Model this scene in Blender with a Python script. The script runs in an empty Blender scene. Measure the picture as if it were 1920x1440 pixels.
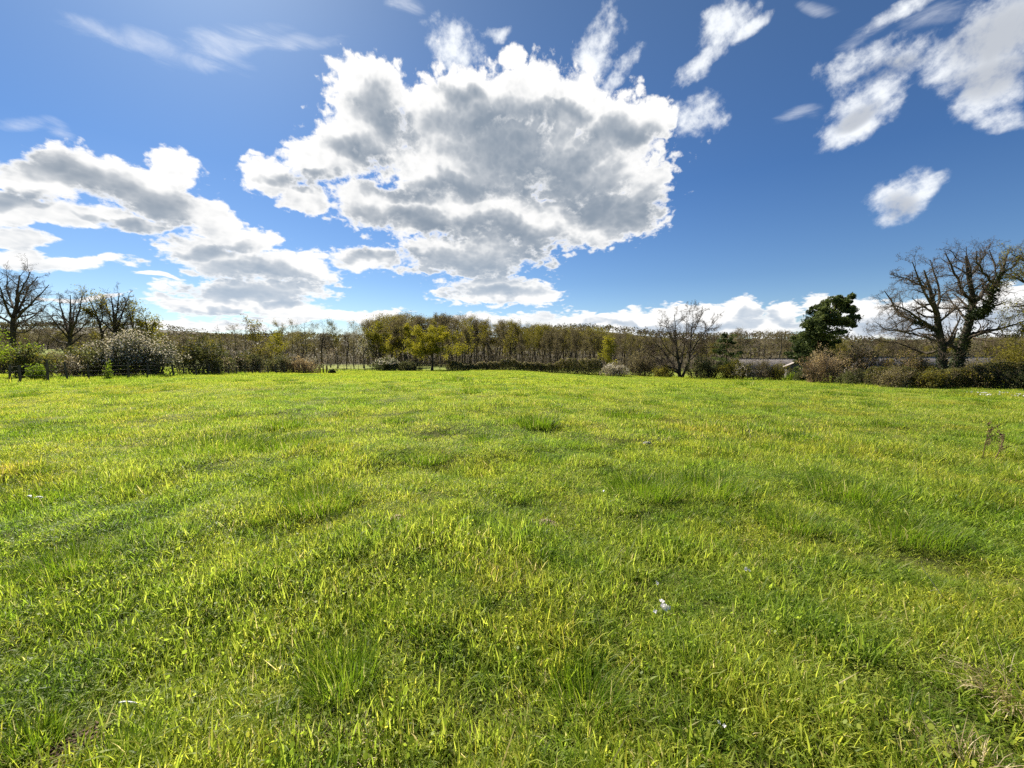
import bpy, math, random
import numpy as np
from mathutils import Vector, Matrix
R = math.radians
SC = bpy.context.scene
COL = SC.collection

# ------------------------------------------------------------------ camera
F = 777.0                       # focal length in pixels of a 1920 wide frame
PITCH = R(-4.5)
EYE = 1.6
cam_d = bpy.data.cameras.new('camera')
cam_d.sensor_width = 36.0
cam_d.lens = 36.0 * F / 1920.0
cam_d.clip_start = 0.05
cam_d.clip_end = 6000
cam = bpy.data.objects.new('camera', cam_d); COL.objects.link(cam)
cam.location = (0, 0, EYE)
cam.rotation_euler = (R(90) + PITCH, 0, 0)
SC.camera = cam

def ray(X, Y):
    """direction with unit depth along +y that a feature at X, Y of the 1920 x 1440 frame lies in"""
    r, u = (X - 960) / F, (720 - Y) / F
    y = math.cos(PITCH) - u * math.sin(PITCH)
    z = math.sin(PITCH) + u * math.cos(PITCH)
    return r / y, z / y
def azel(X, Y):
    x, z = ray(X, Y)
    return math.atan2(x, 1.0), math.atan2(z, math.hypot(x, 1.0))

# ------------------------------------------------------------------ light
SUN_AZ, SUN_EL = R(-36), R(43)          # azimuth measured from +y towards +x
sd = Vector((math.sin(SUN_AZ) * math.cos(SUN_EL), math.cos(SUN_AZ) * math.cos(SUN_EL), math.sin(SUN_EL)))
sun_d = bpy.data.lights.new('sun', 'SUN'); sun_d.energy = 5.0; sun_d.angle = R(0.6); sun_d.color = (1.0, 0.93, 0.80)
sun = bpy.data.objects.new('sun', sun_d); COL.objects.link(sun)
sun.location = sd * 100
sun.rotation_euler = (-sd).to_track_quat('-Z', 'Y').to_euler()
SC.view_settings.view_transform = 'Standard'
SC.view_settings.look = 'None'
SC.view_settings.exposure = 1.27
SC.view_settings.gamma = 1.0
SC.cycles.max_bounces = 6
SC.cycles.diffuse_bounces = 3
SC.cycles.glossy_bounces = 2
SC.cycles.transmission_bounces = 4
SC.cycles.transparent_max_bounces = 8
SC.cycles.use_denoising = False
SC.cycles.use_adaptive_sampling = True
SC.cycles.adaptive_threshold = 0.02

# ------------------------------------------------------------------ sky
W = bpy.data.worlds.new('World'); SC.world = W; W.use_nodes = True
nt = W.node_tree
for n in list(nt.nodes): nt.nodes.remove(n)

class NB:
    """small helper for writing shader node networks"""
    def __init__(s, t): s.t = t
    def n(s, kind, **k):
        x = s.t.nodes.new(kind)
        for a, b in k.items(): setattr(x, a, b)
        return x
    def put(s, sock, v):
        if hasattr(v, 'is_linked'): s.t.links.new(v, sock)
        else: sock.default_value = v
    def m(s, op, a, b=None, c=None, clamp=False):
        x = s.n('ShaderNodeMath', operation=op); x.use_clamp = clamp
        s.put(x.inputs[0], a)
        if b is not None: s.put(x.inputs[1], b)
        if c is not None: s.put(x.inputs[2], c)
        return x.outputs[0]
    def v(s, op, a, b=None):
        x = s.n('ShaderNodeVectorMath', operation=op)
        s.put(x.inputs[0], a)
        if b is not None:
            s.put(x.inputs['Scale' if op == 'SCALE' else 1], b)
        return x.outputs['Value' if op in ('DOT_PRODUCT', 'LENGTH') else 0]
    def noise(s, vec, scale, detail=4, rough=.5, lac=2.0, dist=0.0, out=0):
        x = s.n('ShaderNodeTexNoise'); s.put(x.inputs['Vector'], vec)
        x.inputs['Scale'].default_value = scale; x.inputs['Detail'].default_value = detail
        x.inputs['Roughness'].default_value = rough; x.inputs['Lacunarity'].default_value = lac
        x.inputs['Distortion'].default_value = dist
        return x.outputs[out]
    def rng(s, v, a, b, c=0.0, d=1.0, smooth=True):
        x = s.n('ShaderNodeMapRange'); x.interpolation_type = 'SMOOTHSTEP' if smooth else 'LINEAR'
        s.put(x.inputs['Value'], v)
        for i, q in zip((1, 2, 3, 4), (a, b, c, d)): s.put(x.inputs[i], q)
        return x.outputs[0]
    def mix(s, f, a, b, blend='MIX'):
        x = s.n('ShaderNodeMix', data_type='RGBA', blend_type=blend)
        s.put(x.inputs[0], f); s.put(x.inputs[6], a); s.put(x.inputs[7], b)
        return x.outputs[2]
    def ramp(s, f, stops):
        x = s.n('ShaderNodeValToRGB'); s.put(x.inputs[0], f)
        e = x.color_ramp.elements
        while len(e) > 2: e.remove(e[-1])
        e[0].position, e[0].color = stops[0][0], (*stops[0][1], 1)
        e[1].position, e[1].color = stops[1][0], (*stops[1][1], 1)
        for p, c in stops[2:]:
            q = e.new(p); q.color = (*c, 1)
        return x.outputs[0]

# clouds: ellipses on the sky (given where they stand as seen from the field), eaten into by noise
CUMULUS = [(700,175,85,62,0),(690,235,105,90,0),(640,255,60,55,0),(850,215,140,100,0),(980,185,100,80,10),(1075,195,85,70,0),(955,110,34,30,0),(1160,235,105,72,0),
 (1215,215,75,40,0),(620,300,105,55,0),(510,322,72,46,0),(575,368,58,34,0),(900,300,235,125,0),(1090,310,165,105,0),(1150,405,115,58,8),(1205,360,62,42,20),
 (1225,330,38,28,0),(850,395,210,62,0),(1000,415,180,62,0),(690,385,85,48,-10),(880,478,165,52,0),(930,545,118,36,0),(1000,555,70,24,0),(690,482,95,34,0),
 (80,325,135,50,0),(235,345,150,52,-12),(325,315,55,42,-10),(395,405,75,40,-20),(300,385,110,50,-10),(0,385,130,40,-5),(130,402,150,30,-12),(250,432,70,20,0),
 (20,450,95,22,-8),(440,440,100,36,-10),(415,482,115,40,-10),(520,500,150,34,-5),(470,547,160,34,0),(400,572,120,22,0),(540,575,100,22,0),(620,590,160,14,0),
 (140,505,125,13,0),(25,492,70,22,0),(300,520,50,5,0),
 (960,606,230,20,0),(1180,598,130,22,0),(1300,600,130,30,0),(1395,588,52,27,0),(1470,588,44,26,0),(1420,616,130,26,0),(1250,622,200,18,0),(1590,568,85,22,0),(1720,596,180,46,0),(1880,588,120,62,0),(1650,622,200,20,0),(380,610,150,12,0),(150,560,90,5,0)]
SOFT = [(1355,48,48,52,20),(1330,105,85,22,38),(1395,62,55,16,25),(1655,120,115,48,14),(1615,185,75,58,25),(1595,240,70,34,25),
 (1840,120,115,82,20),(1900,40,130,85,25),(1830,185,78,44,20),(1700,12,70,20,30),(1880,225,60,22,0),
 (1690,362,58,50,0),(1745,350,48,20,28),(1672,395,34,26,30),
 (1125,90,62,48,50),(855,85,66,42,-20),(1310,215,44,48,10),(925,60,30,18,0),(1160,135,40,30,40)]

VEIL = [(320,98,150,22,-12),(430,88,130,34,8),(560,90,110,18,-3),(230,80,90,16,-26),(760,12,34,20,0),(1545,8,40,16,0),(105,248,30,14,-30),(60,230,60,14,-10),(1760,20,80,26,20),(1500,225,40,16,10),(1640,50,60,18,30)]
# the thick cores of the clouds, where little sunlight comes through
CORES = [(700,190,46,40,0),(735,228,66,34,-14),(672,285,52,26,0),(925,235,110,34,-6),(1010,225,70,28,8),(940,275,90,40,0),(1020,330,130,46,-8),(880,345,110,24,0),(1110,380,70,34,-10),
 (1185,398,84,30,4),(1150,245,62,28,10),(865,178,46,20,-14),(1060,205,50,20,0),(1090,300,50,26,20),(560,338,62,12,-6),(760,355,70,16,-10),(810,415,150,22,-8),(960,440,120,26,-6),(900,500,140,30,0),(770,482,50,14,0),(990,480,40,26,0),(930,552,90,13,0),(690,488,50,14,0),
 (150,340,170,30,-16),(290,385,70,34,-16),(60,320,90,30,0),(20,395,70,22,0),(240,430,60,9,-5),(500,512,130,18,-4),(400,470,70,14,0),(440,548,120,16,0),(540,560,70,12,0),(400,585,90,9,0),
 (1300,608,140,9,0),(1440,606,80,10,0),(1000,612,150,6,0),(1180,606,80,7,0),(1700,610,120,18,0),(1880,600,80,28,0),(1395,598,28,10,0)]
SOFT_CORES = [(1880,60,95,60,25),(1850,150,80,40,20),(1660,140,60,20,14),(1600,225,40,16,25),(1695,378,34,26,10)]

def cell(az0, az1, el0, el1):
    """clouds of one part of the sky: every ellipse that reaches into it, eaten into by noise"""
    nt = bpy.data.node_groups.new('sky_part', 'ShaderNodeTree'); b = NB(nt)
    nt.interface.new_socket('Direction', in_out='INPUT', socket_type='NodeSocketVector')
    nt.interface.new_socket('Height', in_out='INPUT', socket_type='NodeSocketFloat')
    nt.interface.new_socket('Sky', in_out='INPUT', socket_type='NodeSocketColor')
    nt.interface.new_socket('Color', in_out='OUTPUT', socket_type='NodeSocketColor')
    gi = b.n('NodeGroupInput'); pos, el, base = gi.outputs[0], gi.outputs[1], gi.outputs[2]
    def pick(blobs, reach, pad):
        out = []
        for X, Y, rx, ry, ang in blobs:
            a, e = azel(X, Y)
            ax, ex = azel(X + 6, Y); ay, ey = azel(X, Y - 6)
            sx = math.hypot(ax - a, ex - e) / 6; sy = math.hypot(ay - a, ey - e) / 6
            t = R(ang) + math.atan2(ex - e, ax - a)
            A, B = rx * sx, ry * sy
            ha = reach * math.hypot(A * math.cos(t), B * math.sin(t)) + pad
            he = reach * math.hypot(A * math.sin(t), B * math.cos(t)) + pad
            if a + ha < az0 or a - ha > az1 or e + he < el0 or e - he > el1: continue
            out.append((a, e, A, B, t))
        return out
    def warped(p):
        w1 = b.v('SCALE', b.v('SUBTRACT', b.noise(p, 9.0, 1, .5, out=1), (.5, .5, .5)), .055)
        return b.v('ADD', p, w1)
    def polys(p):
        xyz = b.n('ShaderNodeSeparateXYZ'); b.put(xyz.inputs[0], p)
        def comb(*q):
            x = b.n('ShaderNodeCombineXYZ')
            for i in range(3): b.put(x.inputs[i], q[i])
            return x.outputs[0]
        px, py = xyz.outputs[0], xyz.outputs[1]
        return comb(px, py, 1.0), comb(b.m('MULTIPLY', px, px), b.m('MULTIPLY', py, py), b.m('MULTIPLY', px, py))
    def field(blobs, pp, soft):
        p1, p2 = pp; acc = None
        for a, e, A, B, t in blobs:
            A, B = 1 / A ** 2, 1 / B ** 2
            co, si = math.cos(t), math.sin(t)
            q1, q2, q3 = A*co*co + B*si*si, A*si*si + B*co*co, 2*(A-B)*co*si
            d = b.m('ADD', b.v('DOT_PRODUCT', p2, (-q1, -q2, -q3)),
                    b.v('DOT_PRODUCT', p1, (2*q1*a + q3*e, 2*q2*e + q3*a, 1 - q1*a*a - q2*e*e - q3*a*e)))
            acc = d if acc is None else b.m('SMOOTH_MAX', acc, d, soft)
        return b.m('MAXIMUM', acc, -2.5)
    def stretched(p, sc, rot):
        mp = b.n('ShaderNodeMapping'); b.put(mp.inputs[0], p)
        mp.inputs[2].default_value = (0, 0, R(rot)); mp.inputs[3].default_value = sc
        return mp.outputs[0]
    def amp(v, k): return b.m('MULTIPLY', b.m('SUBTRACT', v, .5), k)
    cu, co_ = pick(CUMULUS, 1.5, .03), pick(CORES, 1.5, .03)
    so, sc_ = pick(SOFT, 1.7, .03), pick(SOFT_CORES, 1.5, .03)
    col = base
    ve = pick(VEIL, 1.7, .03)
    if not cu and not so and not ve: return None
    wp = warped(pos)
    pp = polys(wp)
    ppc = polys(b.v('ADD', pos, b.v('SCALE', b.v('SUBTRACT', b.noise(pos, 8.0, 4, .58, out=1), (.5, .5, .5)), .13)))
    if ve:
        qv = stretched(pos, (.55, 1.9, 1), -8)
        nv = b.noise(qv, 16.0, 7, .62, dist=.6)
        fv = b.m('ADD', b.m('MULTIPLY', field(ve, pp, .5), .9), amp(nv, 4.0))
        col = b.mix(b.m('MULTIPLY', b.rng(fv, -.3, 2.4), .62), col, (8.3, 8.6, 9.1, 1))
    if so:
        q = stretched(pos, (1.0, 1.15, 1), -25)
        nz = b.m('ADD', b.noise(q, 13.0, 9, .60, dist=.15), b.m('MULTIPLY', b.m('SUBTRACT', b.noise(q, 42.0, 5, .6), .5), .5))
        fl = field(so, pp, .3)
        f = b.m('ADD', b.m('MULTIPLY', fl, 1.1), amp(nz, 4.8))
        alpha = b.m('MULTIPLY', b.rng(f, -.35, 1.7), .97)
        k = b.m('ADD', field(sc_, pp, .4), amp(nz, 1.6)) if sc_ else -1.0
        shade = b.rng(k, -.8, 1.2) if sc_ else 0.0
        col = b.mix(alpha, col, b.mix(shade, (8.4, 8.7, 9.0, 1), (4.7, 5.0, 5.5, 1)))
    if cu:
        # lumps shrink and flatten towards the horizon, as a cloud layer seen edge-on does
        sx_ = b.n('ShaderNodeSeparateXYZ'); b.put(sx_.inputs[0], pos)
        cx_ = b.n('ShaderNodeCombineXYZ'); b.put(cx_.inputs[0], b.m('MULTIPLY', sx_.outputs[0], 1.1))
        b.put(cx_.inputs[1], b.m('MULTIPLY', b.m('ADD', b.m('LOGARITHM', b.m('MAXIMUM', b.m('ADD', sx_.outputs[1], .12), .02), math.e), sx_.outputs[1]), .47))
        q = cx_.outputs[0]
        def coarse(v):
            n1 = b.noise(v, 11.0, 2, .5, dist=.2)
            n2 = b.m('ABSOLUTE', b.m('SUBTRACT', b.noise(v, 24.0, 2, .5), .5))
            return b.m('ADD', amp(n1, 2.5), b.m('MULTIPLY', b.m('SUBTRACT', .11, n2), -3.0))
        dc = coarse(q)
        fine = amp(b.noise(q, 46.0, 7, .64), 1.9)
        dn = b.m('ADD', dc, fine)
        fl = field(cu, pp, .15)
        keep = b.m('SUBTRACT', 1.0, b.m('MULTIPLY', b.rng(fl, .15, 1.0), .62))
        f = b.m('ADD', fl, b.m('MULTIPLY', dn, keep))
        alpha = b.rng(f, -.22, .40)
        # lumps facing the sun: the same lumps looked up a little way towards it
        relief = b.m('SUBTRACT', coarse(b.v('ADD', q, (-.012, .022, 0))), dc)
        k = b.m('ADD', b.m('MAXIMUM', field(co_, ppc, .5), -.95), .67) if co_ else -.28
        k = b.m('ADD', k, b.m('ADD', b.m('MULTIPLY', dc, .50), b.m('ADD', b.m('MULTIPLY', fine, .26), b.m('MULTIPLY', relief, .75))))
        flu = field(cu, polys(b.v('ADD', wp, (-.022, .050, 0))), .15)
        k = b.m('ADD', k, b.m('MULTIPLY', b.m('MAXIMUM', b.m('MINIMUM', b.m('SUBTRACT', flu, fl), 1.0), -1.2), .50))
        edge = b.rng(f, -.05, .75)
        shade = b.m('MULTIPLY', b.rng(k, -1.45, 2.1), edge)
        low = b.rng(el, R(3), R(17))
        grey = b.mix(low, (4.0, 4.8, 5.8, 1), (2.25, 2.75, 3.4, 1))
        tone = b.ramp(shade, [(0, (0, 0, 0)), (.22, (.22, .22, .22)), (.55, (.66, .66, .66)), (1, (1, 1, 1))])
        col = b.mix(alpha, col, b.mix(tone, (9.3, 9.2, 9.0, 1), grey))
    go = b.n('NodeGroupOutput'); nt.links.new(col, go.inputs[0])
    return nt

b = NB(nt)
tc = b.n('ShaderNodeTexCoord').outputs['Generated']
sp = b.n('ShaderNodeSeparateXYZ'); nt.links.new(tc, sp.inputs[0])
el = b.m('ARCSINE', sp.outputs[2]); az = b.m('ARCTAN2', sp.outputs[0], sp.outputs[1])
cb = b.n('ShaderNodeCombineXYZ'); nt.links.new(az, cb.inputs[0]); nt.links.new(el, cb.inputs[1])
pos = cb.outputs[0]
sky = b.n('ShaderNodeTexSky', sky_type='NISHITA'); sky.sun_disc = False
sky.sun_elevation = SUN_EL; sky.sun_rotation = SUN_AZ; sky.altitude = 200
sky.air_density = 1.0; sky.dust_density = 0.45; sky.ozone_density = 3.0
tint = b.ramp(b.rng(el, 0.0, R(45), smooth=False), [(0, (.92, .99, 1.10)), (.08, (.72, .85, 1.00)), (.2, (.54, .70, .88)), (.45, (.39, .59, .82)), (1, (.54, .65, .73))])
base = b.mix(1.0, sky.outputs[0], tint, 'MULTIPLY')
SKY_STRENGTH = 0.05
def background(c):
    x = b.n('ShaderNodeBackground'); nt.links.new(c, x.inputs[0]); x.inputs[1].default_value = SKY_STRENGTH
    return x.outputs[0]
def choose(test, yes, no):
    x = b.n('ShaderNodeMixShader'); nt.links.new(test, x.inputs[0]); nt.links.new(no, x.inputs[1]); nt.links.new(yes, x.inputs[2])
    return x.outputs[0]
plain = background(base)
AZ = [azel(X, 500)[0] for X in (-60, 240, 470, 690, 920, 1120, 1330)] + [R(58)]
EL = [R(-1), R(11.5), R(22), R(48)]
def use(g):
    x = b.n('ShaderNodeGroup'); x.node_tree = g
    for i, q in enumerate((pos, el, base)): nt.links.new(q, x.inputs[i])
    return x.outputs[0]
def columns(i0, i1):
    if i1 - i0 == 1:
        rows = [cell(AZ[i0], AZ[i1], EL[j], EL[j+1]) for j in range(3)]
        rows = [plain if r is None else background(use(r)) for r in rows]
        return choose(b.m('GREATER_THAN', el, EL[1]), choose(b.m('GREATER_THAN', el, EL[2]), rows[2], rows[1]), rows[0])
    m = (i0 + i1) // 2
    left, right = columns(i0, m), columns(m, i1)
    return choose(b.m('GREATER_THAN', az, AZ[m]), right, left)
inside = b.m('MULTIPLY', b.m('MULTIPLY', b.m('GREATER_THAN', az, AZ[0]), b.m('LESS_THAN', az, AZ[-1])),
             b.m('MULTIPLY', b.m('GREATER_THAN', el, EL[0]), b.m('LESS_THAN', el, EL[-1])))
wo = b.n('ShaderNodeOutputWorld'); nt.links.new(choose(inside, columns(0, len(AZ) - 1), plain), wo.inputs[0])
W.cycles.sampling_method = 'NONE'

# ------------------------------------------------------------------ helpers
rng0 = np.random.default_rng(7)
def sstep(a, b, x):
    t = np.clip((x - a) / (b - a), 0, 1); return t * t * (3 - 2 * t)
_rb = np.random.default_rng(3)
BUMPS = [(w_ * math.cos(t_), w_ * math.sin(t_), p_, .035 / w_ ** .8) for w_, t_, p_ in zip(_rb.uniform(1.6, 9.0, 18), _rb.uniform(0, 6.28, 18), _rb.uniform(0, 6.28, 18))]
def ground_h(x, y):
    """height of the land above the spot the camera stands on"""
    x = np.asarray(x, float); y = np.asarray(y, float)
    yy = np.maximum(y - 18, 0)
    near = -0.036 * np.minimum(yy, 74) - 1.8 * (1 - np.exp(-np.maximum(x, 0) / 26)) * sstep(4, 45, y)
    z = near
    z = z + .10 * np.sin(x * .23 + 1.0) * np.sin(y * .19) * sstep(4, 20, np.abs(y)) * (1 - sstep(60, 90, y))
    if np.any((y < 60) & (y > -5)):
        k_ = (1 - sstep(30, 60, y)) * (1 - sstep(30, 60, np.abs(x)))
        z = z + k_ * sum(a_ * np.sin(x * u_ + y * v_ + p_) for u_, v_, p_, a_ in BUMPS)
    far = 27.0 * sstep(170, 420, y) * (0.62 + .25 * np.sin(x * .011 + .6) + .12 * np.sin(x * .03)) 
    left = 5.0 * sstep(45, 110, -x - .25 * y) * sstep(50, 110, y)
    return z + far + left
def gz(x, y): return float(ground_h(x, y))
def on_ground(X, Y):
    """where the line of sight through a pixel meets the land"""
    rx, rz = ray(X, Y)
    lo = 0.5
    d = 0.5
    while d < 400:
        if EYE + rz * d < gz(rx * d, d): break
        lo = d; d *= 1.02
    for _ in range(30):
        m = (lo + d) / 2
        if EYE + rz * m < gz(rx * m, m): d = m
        else: lo = m
    return rx * d, d
def at(X, depth):
    return ray(X, 690)[0] * depth, depth
def z_at(Y, depth): return EYE + ray(960, Y)[1] * depth

def mesh(name, V, Fs, mats=(), var=None, smooth=False, midx=None):
    """mesh from an Nx3 array and an Mx3 or Mx4 array (or a list of both)"""
    if not isinstance(Fs, (list, tuple)): Fs = [Fs]
    Fs = [np.asarray(f, np.int64) for f in Fs if len(f)]
    me = bpy.data.meshes.new(name)
    V = np.asarray(V, np.float32)
    me.vertices.add(len(V)); me.vertices.foreach_set('co', V.ravel())
    sizes = np.concatenate([np.full(len(f), f.shape[1]) for f in Fs])
    loops = np.concatenate([f.ravel() for f in Fs])
    me.loops.add(len(loops)); me.loops.foreach_set('vertex_index', loops.astype(np.int32))
    me.polygons.add(len(sizes))
    me.polygons.foreach_set('loop_start', np.concatenate([[0], np.cumsum(sizes)[:-1]]).astype(np.int32))
    me.polygons.foreach_set('loop_total', sizes.astype(np.int32))
    if smooth: me.polygons.foreach_set('use_smooth', np.ones(len(sizes), bool))
    if var is not None:
        a = me.attributes.new('var', 'FLOAT', 'POINT'); a.data.foreach_set('value', np.asarray(var, np.float32))
    for m_ in mats: me.materials.append(m_)
    me.update(calc_edges=True)
    return me
def link(name, data, parent=None, loc=None):
    o = bpy.data.objects.new(name, data); COL.objects.link(o)
    if parent is not None: o.parent = parent
    if loc is not None: o.location = loc
    return o
def tag(o, label=None, cat=None, group=None, kind=None):
    for k, v_ in (('label', label), ('category', cat), ('group', group), ('kind', kind)):
        if v_: o[k] = v_
    return o
def rand_dirs(r, n):
    v_ = r.normal(size=(n, 3)); return v_ / np.linalg.norm(v_, axis=1, keepdims=True)

# ------------------------------------------------------------------ materials
def new_mat(name):
    m_ = bpy.data.materials.new(name); m_.use_nodes = True
    t = m_.node_tree
    for n in list(t.nodes): t.nodes.remove(n)
    return m_, NB(t)
def finish(b_, sh):
    o = b_.n('ShaderNodeOutputMaterial'); b_.t.links.new(sh, o.inputs[0])
def principled(b_, col, rough=.7, spec=.3, bump=None):
    p = b_.n('ShaderNodeBsdfPrincipled'); b_.put(p.inputs['Base Color'], col)
    b_.put(p.inputs['Roughness'], rough); p.inputs['Specular IOR Level'].default_value = spec
    if bump is not None: b_.t.links.new(bump, p.inputs['Normal'])
    return p.outputs[0]
def bumped(b_, h, dist=.02, strength=.6):
    x = b_.n('ShaderNodeBump'); x.inputs['Distance'].default_value = dist; x.inputs['Strength'].default_value = strength
    b_.t.links.new(h, x.inputs['Height']); return x.outputs[0]
def leafy(name, stops, trans=.45, rough=.6, spec=.06, world=None, gain=1.0):
    """leaves, needles, blades: colour by the 'var' value each leaf carries, light shines through them"""
    m_, b_ = new_mat(name)
    at_ = b_.n('ShaderNodeAttribute', attribute_name='var').outputs['Fac']
    col = b_.ramp(at_, stops)
    if world is not None:
        geo = b_.n('ShaderNodeNewGeometry').outputs['Position']
        flat = b_.v('MULTIPLY', geo, (1, 1, 0))
        for scale, lo, hi, c_, amt in world:
            nz = b_.noise(flat, scale, 3, .55)
            col = b_.mix(b_.rng(nz, lo, hi, 0, amt), col, (*c_, 1), 'MULTIPLY')
    pr = principled(b_, col, rough, spec)
    tr = b_.n('ShaderNodeBsdfTranslucent'); b_.put(tr.inputs[0], b_.mix(1.0, col, (1.0 * gain, 1.0 * gain, .75 * gain, 1), 'MULTIPLY'))
    mx = b_.n('ShaderNodeMixShader'); mx.inputs[0].default_value = trans
    b_.t.links.new(pr, mx.inputs[1]); b_.t.links.new(tr.outputs[0], mx.inputs[2])
    finish(b_, mx.outputs[0]); return m_
def bark(name, c1, c2, scale=3.0):
    m_, b_ = new_mat(name)
    co = b_.n('ShaderNodeTexCoord').outputs['Object']
    st = b_.v('MULTIPLY', co, (1, 1, .25))
    nz = b_.noise(st, scale, 6, .65)
    finish(b_, principled(b_, b_.mix(b_.rng(nz, .3, .7), (*c1, 1), (*c2, 1)), .9, .15, bumped(b_, nz, .03, .8)))
    return m_
M = {}
M['bark_dark'] = bark('oak_bark', (.030, .024, .018), (.090, .075, .055))
M['bark_grey'] = bark('grey_bark', (.060, .050, .040), (.150, .130, .105))
M['bark_pale'] = bark('pale_bark', (.10, .085, .07), (.22, .19, .16))
M['bark_red'] = bark('pine_bark', (.07, .035, .02), (.16, .09, .05))
M['twig'] = leafy('twigs', [(0, (.055, .042, .032)), (.6, (.125, .095, .070)), (1, (.21, .16, .11))], .12, .8, .1)
M['twig_pale'] = leafy('pale_twigs', [(0, (.10, .078, .06)), (.6, (.19, .15, .12)), (1, (.27, .22, .18))], .12, .8, .1)
M['olive'] = leafy('olive_leaves', [(0, (.07, .065, .016)), (.5, (.18, .16, .028)), (1, (.30, .26, .04))], .5)
M['yellow'] = leafy('young_yellow_leaves', [(0, (.10, .10, .012)), (.5, (.26, .24, .022)), (1, (.42, .37, .035))], .5)
M['bright'] = leafy('bright_green_leaves', [(0, (.06, .11, .012)), (.5, (.17, .25, .022)), (1, (.32, .40, .035))], .5)
M['brown'] = leafy('brown_buds', [(0, (.075, .062, .038)), (.5, (.175, .145, .085)), (1, (.28, .24, .145))], .45)
M['tan'] = leafy('tan_young_leaves', [(0, (.15, .10, .055)), (.5, (.33, .24, .14)), (1, (.50, .40, .27))], .45)
M['dark'] = leafy('dark_green_leaves', [(0, (.030, .038, .016)), (.5, (.088, .100, .040)), (1, (.18, .185, .075))], .4)
M['needle'] = leafy('pine_needles', [(0, (.018, .030, .012)), (.5, (.070, .095, .034)), (1, (.17, .20, .07))], .4)
M['ivy'] = leafy('ivy_leaves', [(0, (.012, .020, .008)), (.5, (.035, .052, .018)), (1, (.085, .11, .035))], .2, .55, .12)
M['blossom'] = leafy('blossom', [(0, (.30, .25, .22)), (.5, (.55, .49, .46)), (1, (.80, .76, .74))], .4)
M['pinkish'] = leafy('pinkish_blossom', [(0, (.24, .17, .14)), (.5, (.44, .35, .30)), (1, (.66, .57, .52))], .4)
PATCH = [(.05, .44, .66, (1.16, 1.06, .8), .85), (.21, .45, .63, (.68, .88, .7), .75), (.65, .46, .64, (1.12, 1.0, .85), .7), (1.9, .48, .62, (.55, .72, .62), .7), (.38, .55, .66, (.95, .80, .7), .6)]
GRASS = [(0, (.034, .065, .009)), (.25, (.115, .172, .016)), (.55, (.250, .312, .040)), (.80, (.380, .420, .070)), (.93, (.38, .36, .06)), (1, (.52, .44, .24))]
M['grass'] = leafy('grass_blades', GRASS, .6, .5, .22, PATCH, 1.5)
M['tussock'] = leafy('tussock_blades', [(0, (.020, .045, .005)), (.5, (.090, .165, .010)), (.9, (.22, .30, .018)), (1, (.45, .40, .22))], .55, .5, .22, None, 1.3)
M['straw'] = leafy('dry_straw', [(0, (.20, .14, .07)), (.5, (.42, .33, .18)), (1, (.66, .56, .38))], .35, .55, .3)
M['broad'] = leafy('broad_leaves', [(0, (.05, .11, .012)), (.5, (.12, .22, .02)), (1, (.28, .36, .03))], .5, .32, .5)

# ------------------------------------------------------------------ the land
def land():
    xs = np.concatenate([-np.geomspace(900, 3, 70), np.linspace(-2.6, 2.6, 14), np.geomspace(3, 900, 70)])
    ys = np.concatenate([-np.geomspace(120, 2, 12), np.linspace(-1, 3, 9), np.geomspace(3.4, 900, 120)])
    X, Y = np.meshgrid(xs, ys); Z = ground_h(X, Y)
    V = np.stack([X, Y, Z], -1).reshape(-1, 3)
    nx, ny = len(xs), len(ys)
    i = np.arange(ny - 1)[:, None] * nx + np.arange(nx - 1)[None]
    Fc = np.stack([i, i + 1, i + nx + 1, i + nx], -1).reshape(-1, 4)
    m_, b_ = new_mat('meadow_ground')
    geo = b_.n('ShaderNodeNewGeometry').outputs['Position']
    flat = b_.v('MULTIPLY', geo, (1, 1, 0))
    sep = b_.n('ShaderNodeSeparateXYZ'); b_.put(sep.inputs[0], geo)
    n1 = b_.noise(flat, 1.4, 6, .65); n2 = b_.noise(flat, .12, 4, .5); n3 = b_.noise(flat, 14, 5, .7)
    g_ = b_.mix(b_.rng(n1, .35, .65), (.075, .110, .012, 1), (.17, .205, .028, 1))
    g_ = b_.mix(b_.rng(n2, .4, .65, 0, .6), g_, (.23, .23, .03, 1))
    soil = b_.mix(b_.rng(n3, .3, .7), (.018, .018, .007, 1), (.065, .070, .018, 1))
    far = b_.rng(b_.v('LENGTH', flat), 5.0, 22.0)
    c_ = b_.mix(b_.m('MULTIPLY', b_.m('SUBTRACT', 1.0, far), .85), g_, soil)
    wood = b_.rng(sep.outputs[1], 120.0, 150.0)
    c_ = b_.mix(wood, c_, (.06, .05, .028, 1))
    finish(b_, principled(b_, c_, .9, .1, bumped(b_, n3, .05, .8)))
    o = link('meadow_ground', mesh('meadow_ground', V, Fc, [m_], smooth=True))
    tag(o, 'gently sloping green meadow ground under the grass', 'ground', kind='structure')
land()

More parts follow.
